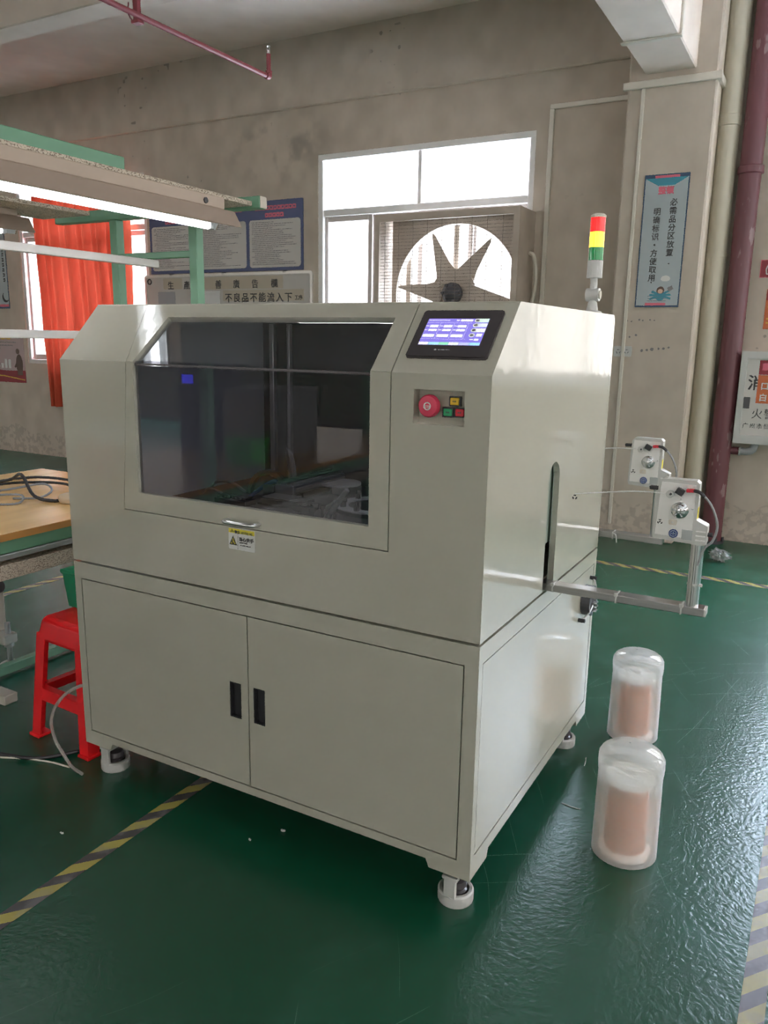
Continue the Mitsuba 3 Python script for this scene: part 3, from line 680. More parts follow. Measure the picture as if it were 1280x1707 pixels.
tophouse += [bx(-W, -0.004, SL - 0.003, D - 0.012, ZT - 0.018, ZT), bx(-W, 0, D - 0.018, D, ZS + 0.003, ZT - 0.012),
             rightside(ext(sidep, 0.018), -W, 0, 0), slant(ext(sbox(-W, Ls - 0.004, 0, Ls), 0.02), -0.02)]
add(MK, 'upper_housing', tophouse, 'cream')
slot = rr(0.466, 0.566, 0.60, 1.125, 0.049).union(sbox(0.466, 0.60, 0.566, 0.9)).intersection(sbox(0, ZS + 0.006, 2, 2))
sc = ext(sidep.buffer(-0.0005).difference(slot), 0.016)
add(MK, 'side_cover', rightside(sc, -0.0165, 0, 0), 'cream')
add(MK, 'slot_lining', [rightside(ext(slot.buffer(0.03).intersection(sbox(0, ZS, 2, 2)).difference(slot), 0.002), -0.019, 0, 0), rightside(ext(sbox(0.42, 0.875, 0.66, 1.16), 0.004), -0.030, 0, 0)], 'slot_panel')
# ---- door
winlow = Polygon([(-1.094, 1.000), (-0.3095, 1.000), (-0.3095, ZB), (-1.094, ZB)])
winup = Polygon([(-1.094, 0), (-0.3095, 0), (-0.3095, Ls * 0.765), (-1.067, Ls * 0.765)])
DR = add(MK, 'safety_door', [front(ext(doorlow.difference(winlow), TH), 0, TH - 0.001, 0), slant(ext(doorup.difference(winup), TH), -TH + 0.001)], 'cream')
def quad_poly(poly):
    v, f = trimesh.creation.triangulate_polygon(poly, engine='earcut')
    return trimesh.Trimesh(np.c_[v, np.zeros(len(v))], f, process=False)
add(DR, 'window_pane', front(quad_poly(winlow.buffer(0.004)), 0, 0.010, 0), 'tinted', label='dark tinted lower pane')
add(DR, 'window_pane', slant(quad_poly(winup.buffer(0.004)), -0.010), 'tinted_light', label='sloped upper pane')
add(DR, 'bend_strip', [bx(-1.094, -0.3095, 0.006, 0.014, ZB - 0.010, ZB - 0.003)], 'black_gloss')
hz = 0.9615
add(DR, 'handle', tube([(-0.755, 0.002, hz), (-0.7545, -0.018, hz), (-0.745, -0.028, hz), (-0.70, -0.029, hz), (-0.66, -0.028, hz), (-0.6505, -0.018, hz), (-0.650, 0.002, hz)], 0.0062, 12, 6), 'chrome', smooth=50, label='small chrome pull handle')
# ---- warning sticker
SK = add(MK, 'warning_sticker', front(ext(rr(-0.757, -0.6655, 0.8795, 0.9395, 0.003), 0.0008), 0, 0, 0), 'paper_white', label='yellow and white warning sticker')
add(SK, 'yellow_band', front(ext(sbox(-0.756, 0.926, -0.6665, 0.9385), 0.0004), 0, -0.0008, 0), 'signal_yellow')
add(SK, 'lettering', front(cat(frame(words('警告', 0.0095, bold=2, depth=0.0003), (-0.735, 0.9278, 0), (1, 0, 0), (0, 1, 0)), frame(words('WARNING', 0.0095, 0.0058, bold=1, depth=0.0003), (-0.713, 0.9278, 0), (1, 0, 0), (0, 1, 0)),
     frame(words('当心夹手', 0.0125, 0.0128, bold=3, depth=0.0003), (-0.7205, 0.9085, 0), (1, 0, 0), (0, 1, 0)), frame(rows_of_marks(-0.719, -0.676, 0.890, 0.905, 2, 0.003, 4, 0.0003), (0, 0, 0), (1, 0, 0), (0, 1, 0)),
     ext(sbox(-0.7245, 0.881, -0.7238, 0.926), 0.0003)), 0, -0.0012, 0), 'ink')
tri = Polygon([(-0.7545, 0.892), (-0.7275, 0.892), (-0.741, 0.918)])
add(SK, 'triangle', front(ext(tri, 0.0003), 0, -0.0008, 0), 'signal_yellow')
add(SK, 'triangle_border', front(cat(ext(tri.difference(tri.buffer(-0.0028)), 0.0003), ext(Point(-0.741, 0.9).buffer(0.005).difference(Point(-0.7395, 0.901).buffer(0.0028)), 0.0003)), 0, -0.0011, 0), 'ink')
tri2 = Polygon([(-0.750, 0.9285), (-0.738, 0.9285), (-0.744, 0.9375)])
add(SK, 'band_triangle', front(ext(tri2.difference(tri2.buffer(-0.0014)), 0.0003), 0, -0.0012, 0), 'ink')
# ---- touch screen on the slope
HM = add(MK, 'touch_screen', [slant(ext(rr(-0.232, -0.026, 0.045, 0.196, 0.008), 0.006), 0.0), slant(ext(rr(-0.230, -0.028, 0.047, 0.194, 0.007), 0.002), 0.006), slant(ext(sbox(-0.20, 0.055, -0.06, 0.195), 0.02), -0.02)], 'black_gloss', label='black framed touch screen panel')
SX0, SX1, SY0, SY1 = -0.2105, -0.0545, 0.0815, 0.1665
def scr(polys, d):
    return slant(cat(*[ext(p_, 0.0002) for p_ in polys]), 0.008 + d)
add(HM, 'display', scr([sbox(SX0, SY0, SX1, SY1)], 0), 'notice_blue', emit=(0.20, 0.15, 0.62), weight=0.05, label='lit violet blue display')
def R(x, y, w, h): return sbox(SX0 + x, SY1 - y - h, SX0 + x + w, SY1 - y)
fields = [R(0.085, 0.003, 0.031, 0.006)]
for c in range(3):
    fields += [R(0.011 + c * 0.036, 0.021, 0.022, 0.008), R(0.011 + c * 0.036, 0.034, 0.022, 0.007), R(0.002 + c * 0.0365, 0.051, 0.030, 0.009)]
fields += [R(0.138, 0.048, 0.014, 0.009), R(0.137, 0.064, 0.011, 0.006)]
add(HM, 'display_field', scr(fields, 0.0003), 'paper_white', emit=(0.55, 0.56, 0.75), weight=0.05, kind='stuff')
ticks = [R(0.002, 0.0045, 0.055, 0.0022), R(0.074, 0.004, 0.008, 0.004)] + [R(0.001 + c * 0.0365, 0.023 + r_ * 0.0125, 0.008, 0.0028) for c in range(3) for r_ in range(2)] + [R(0.036 * c, 0.014, 0.0006, 0.05) for c in (1, 2, 3)] + [R(0.0, 0.0135, 0.115, 0.0005), R(0, 0.066, 0.115, 0.0005), R(0.126, 0.065, 0.009, 0.003)]
add(HM, 'display_print', scr(ticks, 0.0003), 'paper_white', emit=(0.42, 0.38, 0.75), weight=0.02, kind='stuff')
keys = [(0, 'paper_white', (0.50, 0.50, 0.55)), (1, 'poster_blue', (0.18, 0.50, 0.66)), (2, 'button_green', (0.30, 0.58, 0.42)), (3, 'paper_white', (0.45, 0.55, 0.45)), (4, 'poster_blue', (0.30, 0.30, 0.75)), (5, 'poster_blue', (0.10, 0.45, 0.72))]
for i, m_, e_ in keys:
    add(HM, 'display_key', scr([R(0.0005 + i * 0.0259, 0.076, 0.0250, 0.0085)], 0.0003), m_, emit=e_, weight=0.02)
for y, e_ in ((0.0005, (0.30, 0.58, 0.38)), (0.0155, (0.35, 0.42, 0.75)), (0.0315, (0.45, 0.52, 0.42))):
    add(HM, 'display_key', scr([R(0.128, y, 0.0275, 0.0115)], 0.0003), 'paper_white', emit=e_, weight=0.02)
disc_ = [affinity.translate(affinity.scale(Point(0, 0).buffer(1), 0.0075, 0.0062), SX0 + 0.1275, SY1 - y) for y in (0.0065, 0.0215, 0.0375, 0.0535)]
add(HM, 'display_button', scr(disc_, 0.0006), 'paper_white', emit=(0.30, 0.33, 0.36), weight=0.02)
add(HM, 'display_symbol', scr([d_.buffer(-0.0028) for d_ in disc_], 0.0009), 'ink_grey')
add(HM, 'maker_mark', slant(cat(ext(Point(-0.160, 0.067).buffer(0.0028), 0.0003), rows_of_marks(-0.153, -0.122, 0.0655, 0.0685, 1, 0.0022, 8, 0.0003)), 0.008), 'grey_plastic')
# ---- recessed control plate
CP = add(MK, 'control_panel', [front(ext(rec.buffer(0.012), 0.003), 0, 0.034, 0), front(ext(rec.buffer(0.006, join_style=2).difference(rec.buffer(-0.0005, join_style=2)), 0.030), 0, 0.0315, 0)], 'cream')
yp = 0.031
ES = add(CP, 'emergency_stop', front(lathe([(0, 0), (0.016, 0), (0.016, 0.012), (0.024, 0.014), (0.0265, 0.018), (0.0265, 0.026), (0.023, 0.031), (0, 0.033)], 36), -0.1555, yp, 1.306), 'estop_red', smooth=35, label='round red emergency stop button')
ringp = Point(0, 0).buffer(0.0095).difference(Point(0, 0).buffer(0.0068))
add(CP, 'stop_button_mark', front(cat(ext(ringp, 0.0006), frame(words('STOP', 0.0085, 0.0046, bold=1, depth=0.0006), (-0.0098, -0.0035, 0), (1, 0, 0), (0, 1, 0))), -0.1555, yp - 0.0331, 1.306), 'paper_white')
for x, z, m_ in ((-0.097, 1.3185, 'button_yellow'), (-0.1135, 1.2925, 'button_green'), (-0.0835, 1.2935, 'button_red')):
    add(CP, 'push_button_bezel', front(ext(rr(-0.0138, 0.0138, -0.0115, 0.0115, 0.001).difference(sbox(-0.0112, -0.0088, 0.0112, 0.0088)), 0.010), x, yp, z), 'black_plastic')
    add(CP, 'push_button', bx(x - 0.0108, x + 0.0108, yp - 0.012, yp, z - 0.0084, z + 0.0084, 0.0012), m_)
    add(CP, 'push_button_print', front(cat(ext(sbox(-0.004, -0.0014, -0.0006, 0.0014), 0.0003), ext(sbox(0.0006, -0.0014, 0.004, 0.0014), 0.0003)), x, yp - 0.012, z), 'dark_metal')
# ---- connector on the lower side panel
CN = add(MK, 'side_connector', [rightside(ext(affinity.translate(affinity.scale(Point(0, 0).buffer(1, quad_segs=8), 0.050, 0.052), 0.955, 0.592).union(sbox(0.925, 0.55, 0.985, 0.635)), 0.030), 0, 0, 0)] , 'dark_metal')
add(CN, 'pins', [cyl((0.03, 0.945 + dy, 0.56 + 0.014 * i), (0.045, 0.945 + dy, 0.56 + 0.014 * i), 0.004, 8) for i in range(6) for dy in (0, 0.02)], 'chrome')
add(CN, 'screw', [cyl((0.0, 0.895, 0.535), (0.022, 0.895, 0.535), 0.007, 10), cyl((0.0, 1.015, 0.655), (0.022, 1.015, 0.655), 0.007, 10)], 'black_plastic')
add(CN, 'latch', [tube([(0.012, 0.895, 0.535), (0.028, 0.92, 0.56), (0.034, 0.955, 0.59)], 0.004, 6), tube([(0.012, 1.015, 0.655), (0.028, 0.99, 0.63), (0.034, 0.955, 0.60)], 0.004, 6)], 'chrome')
# ---- steel arms that carry the tensioners
A1 = add(MK, 'support_arm', [bx(-0.12, 0.432, 0.488, 0.532, 0.752, 0.774, 0.002)], 'steel')
add(A1, 'post', cyl((0.397, 0.510, 0.774), (0.397, 0.510, 0.965), 0.0165, 28), 'chrome', smooth=40)
add(A1, 'end_cap', bx(0.429, 0.436, 0.489, 0.531, 0.753, 0.773, 0.001), 'aluminium')
for x in (0.02, 0.200, 0.372):
    t_ = sbox(-0.0235, -0.0125, 0.0235, 0.0125)
    add(A1, 'cable_tie', [rightside(ext(t_.difference(t_.buffer(-0.0012)), 0.004), x, 0.510, 0.763), bx(x - 0.003, x + 0.007, 0.483, 0.489, 0.770, 0.780, 0.001)], 'white_plastic')
rt_ = Point(0, 0).buffer(0.0180)
for z in (0.832, 0.944):
    add(A1, 'cable_tie', [frame(ext(rt_.difference(rt_.buffer(-0.0012)), 0.004), (0.397, 0.510, z), (1, 0, 0), (0, 1, 0)), bx(0.411, 0.419, 0.498, 0.506, z - 0.002, z + 0.006, 0.001)], 'white_plastic')
A2 = add(MK, 'support_arm', [bx(-0.20, 0.215, 1.093, 1.135, 0.785, 0.807, 0.002)], 'steel')
add(A2, 'post', cyl((0.185, 1.114, 0.807), (0.185, 1.114, 0.99), 0.0165, 28), 'chrome', smooth=40)
t_ = sbox(-0.0225, -0.0125, 0.0225, 0.0125)
add(A2, 'cable_tie', [rightside(ext(t_.difference(t_.buffer(-0.0012)), 0.004), 0.045, 1.114, 0.796), tube([(0.047, 1.09, 0.805), (0.06, 1.085, 0.80), (0.064, 1.085, 0.775)], 0.002, 6)], 'white_plastic')
# ---- inside of the machine
add(MK, 'inner_back', bx(-1.38, -0.03, 0.96, 0.97, ZS + 0.004, ZT - 0.02), 'anthracite')
add(MK, 'inner_side', rightside(ext(Polygon([(0.03, ZS + 0.004), (0.955, ZS + 0.004), (0.955, ZT - 0.03), (SL + 0.015, ZT - 0.03), (0.03, ZB - 0.01)]), 0.01), -1.375, 0, 0), 'cream_inner')
add(MK, 'inner_partition', [bx(-0.235, -0.230, 0.17, 0.955, ZS + 0.004, ZT - 0.03)], 'anthracite')
ZD_ = 0.895
add(MK, 'work_deck', [bx(-1.36, -0.24, 0.28, 0.955, ZD_ - 0.016, ZD_), bx(-1.36, -0.24, 0.28, 0.296, ZS + 0.004, ZD_ - 0.016)], 'anthracite')
for x, w_ in ((-1.300, 0.011), (-1.218, 0.007)):
    add(MK, 'inner_upright', bx(x - w_, x + w_, 0.92, 0.945, ZD_, ZT - 0.04, 0.003), 'aluminium')
LD = add(MK, 'light_strip', [bx(-0.73, -0.25, 0.290, 0.312, 1.504, 1.529)], 'aluminium')
add(LD, 'lit_strip', [bx(-0.725 + i * 0.014, -0.716 + i * 0.014, 0.288, 0.310, 1.498, 1.504) for i in range(33)], 'white_plastic', emit=(42, 45, 49), weight=1.0, kind='stuff')
# mechanism
def deckz(z): return ZD_ + z
RC = (-0.615, 0.60)
RT = add(MK, 'rotary_table', [lathe([(0, 0), (0.09, 0), (0.09, 0.004), (0.150, 0.004), (0.150, 0.016), (0, 0.016)], 48, (*RC, deckz(0)))], 'dark_metal', smooth=35)
add(RT, 'table_ring', lathe([(0.105, 0.0162), (0.148, 0.0162), (0.148, 0.020), (0.105, 0.020), (0.105, 0.0162)], 48, (*RC, deckz(0))), 'white_plastic', smooth=35)
for i in range(10):
    a = i * math.pi / 5 + 0.2
    c = (RC[0] + 0.126 * math.cos(a), RC[1] + 0.126 * math.sin(a))
    add(RT, 'fixture', [cyl((*c, deckz(0.02)), (*c, deckz(0.036)), 0.010, 10), cyl((*c, deckz(0.036)), (*c, deckz(0.050)), 0.006, 8)], 'black_gloss', smooth=35)
DS = add(MK, 'feed_disc', [cyl((-0.885, 0.78, deckz(0)), (-0.885, 0.78, deckz(0.035)), 0.03, 20), lathe([(0, 0.035), (0.078, 0.035), (0.078, 0.042), (0, 0.042)], 40, (-0.885, 0.78, deckz(0)))], 'white_plastic', smooth=35)
SLD = add(MK, 'slide_unit', [bx(-1.005, -0.925, 0.54, 0.88, deckz(0.025), deckz(0.060), 0.004), bx(-0.925, -0.918, 0.55, 0.87, deckz(0.035), deckz(0.050), 0.002)], 'galvanised')
for x in (-0.990, -0.945):
    add(SLD, 'rail', bx(x - 0.008, x + 0.008, 0.54, 0.88, deckz(0.060), deckz(0.070), 0.002), 'chrome')
add(SLD, 'bracket', bx(-1.05, -1.005, 0.53, 0.60, deckz(0), deckz(0.055), 0.003), 'dark_metal')
add(SLD, 'bracket', bx(-0.99, -0.94, 0.62, 0.80, deckz(0), deckz(0.025), 0.003), 'dark_metal')
PL = add(MK, 'winding_head', [bx(-0.99, -0.82, 0.44, 0.52, deckz(0.008), deckz(0.030), 0.004), bx(-1.02, -0.79, 0.46, 0.50, deckz(0), deckz(0.008), 0.002), cyl((-0.82, 0.48, deckz(0.018)), (-0.775, 0.48, deckz(0.018)), 0.010, 14)], 'dark_metal')
add(PL, 'top_plate', bx(-0.985, -0.87, 0.445, 0.515, deckz(0.030), deckz(0.034), 0.001), 'galvanised')
add(PL, 'nozzle', cyl((-0.690, 0.350, deckz(-0.02)), (-0.588, 0.350, deckz(0.112)), 0.009, 12), 'galvanised', smooth=40)
add(PL, 'nozzle', cyl((-0.76, 0.50, deckz(0.01)), (-0.70, 0.46, deckz(0.045)), 0.007, 10), 'chrome', smooth=40)
for i in range(4):
    add(PL, 'knob', [cyl((-0.80 + i * 0.045, 0.40, deckz(0)), (-0.80 + i * 0.045, 0.40, deckz(0.030)), 0.005, 8), cyl((-0.80 + i * 0.045, 0.40, deckz(0.030)), (-0.80 + i * 0.045, 0.40, deckz(0.042)), 0.009, 12)], 'black_gloss', smooth=35)
add(MK, 'guard_post', [bx(-0.745, -0.715, 0.33, 0.36, deckz(-0.01), deckz(0.045), 0.002), bx(-0.80, -0.72, 0.36, 0.37, deckz(0.02), deckz(0.04), 0.002)], 'dark_metal')
chain = []
for i in range(24):
    a = math.pi * (1 - i / 23)
    b_ = bx(-0.009, 0.009, -0.012, 0.012, -0.008, 0.008, 0.002)
    b_.apply_transform(trimesh.transformations.rotation_matrix(-a + math.pi / 2, [0, 1, 0])); b_.apply_translation((-1.072 + 0.088 * math.cos(a), 0.60, deckz(-0.006 + 0.093 * math.sin(a))))
    chain.append(b_)
add(MK, 'drag_chain', chain, 'black_gloss')
add(MK, 'air_hose', tube([(-1.35, 0.60, deckz(0.0)), (-1.335, 0.60, deckz(0.015)), (-1.306, 0.60, deckz(0.030)), (-1.245, 0.60, deckz(0.030)), (-1.18, 0.60, deckz(0.002))], 0.0055, 8), 'cable_grey', smooth=40)
add(MK, 'air_hose', tube([(-1.30, 0.50, deckz(0.0)), (-1.27, 0.50, deckz(0.022)), (-1.22, 0.50, deckz(0.015)), (-1.19, 0.50, deckz(0.002))], 0.004, 8), 'cable_grey', smooth=40)
add(MK, 'air_hose', tube([(-1.12, 0.54, deckz(-0.004)), (-1.07, 0.545, deckz(0.035)), (-1.013, 0.55, deckz(0.066)), (-0.985, 0.55, deckz(0.045)), (-0.975, 0.55, deckz(0.0))], 0.0075, 8), 'sticker_blue', smooth=40)
for i in range(3):
    add(MK, 'air_hose', tube([(-1.052 + 0.006 * i, 0.72, deckz(0.03)), (-1.068 + 0.007 * i, 0.735, deckz(0.085)), (-1.098 + 0.008 * i, 0.75, deckz(0.150 - 0.006 * i)), (-1.115 + 0.006 * i, 0.76, deckz(0.14)), (-1.105 + 0.004 * i, 0.77, deckz(0.06)), (-1.10, 0.775, deckz(0.0))], 0.0032, 6), 'cable_grey', smooth=40)
add(MK, 'valve_block', [bx(-1.16, -1.02, 0.40, 0.46, deckz(0), deckz(0.018), 0.003)] + [bx(-1.155 + 0.022 * i, -1.14 + 0.022 * i, 0.41, 0.45, deckz(0.018), deckz(0.028), 0.002) for i in range(6)], 'dark_metal')

# ---- signal tower on the roof
k = thing('signal_tower', 'red amber and green stack light lit amber on the machine roof', 'signal light')
sx, sy = -0.030, 0.90
add(k, 'base', [lathe([(0, 0), (0.030, 0), (0.030, 0.004), (0.018, 0.008), (0.014, 0.03), (0.010, 0.04), (0, 0.04)], 28, (sx, sy, ZT))], 'white_plastic', smooth=35)
add(k, 'joint', [cyl((sx - 0.020, sy, ZT + 0.055), (sx + 0.020, sy, ZT + 0.055), 0.020, 24)], 'white_plastic', smooth=35)
add(k, 'joint_screw', [cyl((sx + 0.019, sy, ZT + 0.055), (sx + 0.024, sy, ZT + 0.055), 0.013, 20)], 'trunking_white', smooth=35)
add(k, 'neck', cyl((sx, sy, ZT + 0.068), (sx, sy, ZT + 0.108), 0.011, 18), 'white_plastic', smooth=35)
q0 = ZT + 0.105
add(k, 'body', lathe([(0, 0), (0.0235, 0), (0.0235, 0.052), (0, 0.052)], 32, (sx, sy, q0)), 'white_plastic', smooth=35)
for nm, z0_, z1_, m_, e_ in (('green_lens', 0.053, 0.091, 'lens_green', None), ('amber_lens', 0.092, 0.135, 'lens_amber', (6.5, 2.7, 0.08)), ('red_lens', 0.136, 0.178, 'lens_red', (0.9, 0.02, 0.02))):
    add(k, nm, lathe([(0, z0_), (0.0222, z0_), (0.0222, z1_), (0, z1_)], 32, (sx, sy, q0)), m_, smooth=35, emit=e_, weight=0.15)
add(k, 'cap', lathe([(0, 0.178), (0.0235, 0.178), (0.0235, 0.184), (0.018, 0.189), (0, 0.19)], 32, (sx, sy, q0)), 'trunking_white', smooth=35)

# ---- wire tensioners
def tensioner(ox, oy, oz, s, label):
    """front face at y = oy, lower left corner of the face at (ox, oz)"""
    k = thing('wire_tensioner', label, 'wire tensioner', 'wire tensioners on the steel arms')
    q = lambda m, d=0.0: front(m, ox, oy - d, oz)
    body = Polygon([(0.0, 0.012), (0.004, 0.0), (0.130, -0.006), (0.135, 0.0), (0.135, 0.047), (0.106, 0.060), (0.106, 0.155), (0.098, 0.162), (0.014, 0.162), (0.005, 0.152)])
    add(k, 'body', [q(ext(body.buffer(-0.004).buffer(0.004), 0.038), -0.038)], 'white_plastic')
    add(k, 'face_plate', q(ext(Polygon([(0.006, 0.012), (0.098, 0.008), (0.098, 0.152), (0.012, 0.154)]), 0.002)), 'white_frame')
    dx, dz = 0.064, 0.083
    dk = add(k, 'tension_dial', q(lathe([(0, 0), (0.0215, 0), (0.0215, 0.006), (0.017, 0.010), (0.017, 0.020), (0.010, 0.024), (0, 0.024)], 28).apply_translation((dx, dz, 0.002)) if False else _tr(lathe([(0, 0), (0.0215, 0), (0.0215, 0.006), (0.017, 0.010), (0.017, 0.020), (0.010, 0.024), (0, 0.024)], 28), dx, dz, 0.002)), 'chrome', smooth=30)
    add(dk, 'spoke', [q(_tr(bx(-0.0015, 0.0015, 0.004, 0.0165, 0.020, 0.0225), 0, 0, 0, a), -0.0) if False else q(_tr(bx(-0.0015, 0.0015, 0.006, 0.0165, 0.020, 0.0265), dx, dz, 0, a)) for a in np.arange(5) * 72], 'grey_plastic')
    add(k, 'blue_badge', q(_tr(ext(Point(0, 0).buffer(0.0115), 0.003), 0.053, 0.019, 0.002)), 'sticker_blue')
    add(k, 'badge_print', q(_tr(ext(Point(0, 0).buffer(0.0085).difference(Point(0, 0).buffer(0.0073)).union(sbox(-0.006, -0.0006, 0.006, 0.0006)).union(sbox(-0.0006, -0.006, 0.0006, 0.006)), 0.0004), 0.053, 0.019, 0.005)), 'poster_blue')
    arcs = [affinity.rotate(Point(0, 0).buffer(0.0068).difference(Point(0, 0).buffer(0.0040)).intersection(Polygon([(0, 0), (0.02, -0.012), (0.02, 0.012)])), a, origin=(0, 0)) for a in (90, 210, 330)]
    add(k, 'emblem', q(_tr(cat(*[ext(a_, 0.0005) for a_ in arcs], ext(Point(0, 0).buffer(0.0022), 0.0005)), 0.0165, 0.046, 0.002)), 'ink')
    add(k, 'rating_plate', q(_tr(ext(sbox(-0.013, -0.013, 0.013, 0.013), 0.001), 0.0865, 0.019, 0.002)), 'galvanised')
    add(k, 'pulley', [q(_tr(lathe([(0, 0), (0.010, 0), (0.010, 0.002), (0.007, 0.004), (0.010, 0.006), (0.010, 0.008), (0, 0.008)], 24), 0.037, 0.124, 0.006))], 'white_plastic', smooth=30)
    add(k, 'pulley_screw', q(_tr(lathe([(0, 0), (0.003, 0), (0.003, 0.003), (0, 0.003)], 10), 0.039, 0.125, 0.014)), 'dark_metal')
    add(k, 'lever_block', q(_tr(bx(-0.010, 0.010, -0.008, 0.008, 0.002, 0.018, 0.001), 0.061, 0.133, 0, -28)), 'black_plastic')
    add(k, 'terminal_clip', [q(_tr(bx(-0.010, 0.010, -0.0045, 0.0045, 0.004, 0.014, 0.001), 0.086, 0.138, 0, 6))], 'button_red')
    add(k, 'felt_guide', q(_tr(ext(rr(-0.010, 0.010, -0.007, 0.007, 0.003), 0.004), 0.049, 0.049, 0.002)), 'ivory')
    add(k, 'screw', [q(_tr(lathe([(0, 0), (0.0028, 0), (0.0028, 0.004), (0, 0.005)], 10), *c, 0.002)) for c in ((0.064, 0.113), (0.094, 0.090), (0.049, 0.049))], 'chrome', smooth=30)
    add(k, 'side_knob', bx(ox - 0.020, ox + 0.004, oy + 0.008, oy + 0.022, oz + 0.128, oz + 0.138, 0.002), 'black_plastic')
    add(k, 'clamp_ribs', [q(bx(0.108, 0.132, z_, z_ + 0.003, 0.0, 0.003)) for z_ in (0.006, 0.018, 0.030)], 'white_frame')
    add(k, 'clamp_knob', [cyl((ox + 0.135, oy + 0.02, oz + 0.022), (ox + 0.147, oy + 0.02, oz + 0.022), 0.006, 10)], 'black_plastic')
    add(k, 'yellow_label', bx(ox + 0.1060, ox + 0.1067, oy + 0.006, oy + 0.03, oz + 0.062, oz + 0.092), 'signal_yellow')
    add(k, 'dancer_rod', tube([(ox + 0.030, oy - 0.010, oz + 0.125), (ox - 0.06, oy - 0.010, oz + 0.121), (ox - 0.213, oy - 0.008, oz + 0.097)], 0.0018, 6), 'white_frame', smooth=40)
    e_ = (ox - 0.213, oy - 0.008, oz + 0.088)
    arcs2 = [affinity.rotate(Point(0, 0).buffer(0.0068).difference(Point(0, 0).buffer(0.0036)).intersection(Polygon([(0, 0), (0.02, -0.013), (0.02, 0.013)])), a, origin=(0, 0)) for a in (90, 210, 330)]
    add(k, 'guide_eyelet', front(cat(*[ext(a_, 0.004) for a_ in arcs2]), *e_), 'ink')
    cb = tube([(ox + 0.095, oy - 0.010, oz + 0.139), (ox + 0.112, oy - 0.014, oz + 0.135), (ox + 0.140, oy - 0.012, oz + 0.105), (ox + 0.158, oy - 0.006, oz + 0.055), (ox + 0.150, oy + 0.0, oz + 0.010), (ox + 0.132, oy + 0.004, oz - 0.012), (ox + 0.120, oy + 0.004, oz - 0.06)], 0.0032, 8)
    add(k, 'cable', cb, 'cable_grey', smooth=40)
    add(k, 'cable_boot', tube([(ox + 0.094, oy - 0.010, oz + 0.1392), (ox + 0.110, oy - 0.014, oz + 0.136), (ox + 0.122, oy - 0.0135, oz + 0.126)], 0.0046, 8), 'cable_black', smooth=40)
    return k

def _tr(m, x, y, z, deg=0):
    m = as_tm(m).copy()
    if deg:
        m.apply_transform(trimesh.transformations.rotation_matrix(math.radians(deg), [0, 0, 1]))
    m.apply_translation((x, y, z))
    return m
tensioner(0.283, 0.492, 0.949, 1, 'white wire tensioner with a chrome dial on the nearer steel arm')
tensioner(0.082, 1.096, 0.982, 1, 'white wire tensioner on the rear arm partly hidden by the nearer one')

# ---- spool buckets
def bucket(x, y, label, label2):
    k = thing('spool_bucket', label, 'plastic bucket', 'frosted spool buckets')
    R0, R1, H = 0.092, 0.0885, 0.285
    add(k, 'body', lathe([(0.0, 0.001), (R0 - 0.006, 0.001), (R0, 0.006), (R1, H)], 56, (x, y, 0)), 'frosted', smooth=40)
    add(k, 'lid', lathe([(R1 + 0.0018, H - 0.022), (R1 + 0.0035, H), (R1 + 0.0025, H + 0.022), (R1 - 0.004, H + 0.034), (R1 - 0.016, H + 0.043), (R1 - 0.040, H + 0.050), (0.03, H + 0.054), (0, H + 0.055)], 56, (x, y, 0)), 'frosted', smooth=60)
    add(k, 'vent_hole', lathe([(0, 0), (0.003, 0), (0.003, 0.0008), (0, 0.0008)], 12, (x - 0.01, y + 0.012, H + 0.0545)), 'grey_plastic')
    s = thing('wire_spool', label2, 'wire spool', 'copper wire spools in the buckets')
    add(s, 'flange', lathe([(0.018, 0.004), (0.070, 0.004), (0.074, 0.009), (0.074, 0.018), (0.070, 0.022), (0.055, 0.028), (0.018, 0.028), (0.018, 0.004)], 44, (x, y, 0)), 'spool_white', smooth=35)
    add(s, 'flange', lathe([(0.014, 0.226), (0.056, 0.226), (0.066, 0.231), (0.066, 0.248), (0.062, 0.253), (0.057, 0.246), (0.027, 0.246), (0.025, 0.256), (0.014, 0.256), (0.014, 0.226)], 44, (x, y, 0)), 'spool_white', smooth=35)
    for a in np.arange(8) * 45:
        add(s, 'flange_rib', _tr(bx(0.025, 0.058, -0.0015, 0.0015, 0.246, 0.252), x, y, 0, a), 'spool_white')
    add(s, 'winding', lathe([(0.018, 0.028), (0.060, 0.028), (0.057, 0.226), (0.018, 0.226), (0.018, 0.028)], 44, (x, y, 0)), 'copper', smooth=35, label='glossy copper wire winding')
bucket(0.283, 0.492, 'frosted plastic bucket with a domed lid on the floor, nearer to the camera', 'white spool of copper wire inside the nearer frosted bucket')
bucket(0.150, 1.225, 'frosted plastic bucket with a domed lid on the floor, behind the nearer one', 'white spool of copper wire inside the rear frosted bucket')

# ================================================================ BENCH LINE ON THE LEFT
BX0, BX1, ZTB = -2.90, -1.817, 0.765
BK = thing('assembly_bench', 'long green framed assembly bench with a wooden top left of the machine', 'workbench')
add(BK, 'tabletop', bx(BX0, BX1, -3.6, 1.05, ZTB - 0.027, ZTB, 0.002), 'table_wood')
add(BK, 'top_edging', bx(BX1 - 0.0005, BX1 + 0.003, -3.6, 1.05, ZTB - 0.026, ZTB - 0.001), 'wood_edge')
add(BK, 'top_edging', bx(BX0, BX1, 1.0495, 1.053, ZTB - 0.026, ZTB - 0.001), 'wood_edge')
for x in (BX1 - 0.049, BX0 + 0.010):
    add(BK, 'apron', bx(x, x + 0.039, -3.58, 1.03, 0.690, ZTB - 0.027, 0.003), 'bench_green')
add(BK, 'cable_tube', bx(BX1 - 0.034, BX1 - 0.005, -3.5, 1.02, 0.667, 0.688, 0.003), 'galvanised')
add(BK, 'lower_board', bx(BX0 + 0.12, BX1 - 0.010, -3.58, 1.02, 0.594, 0.649, 0.002), 'speckled')
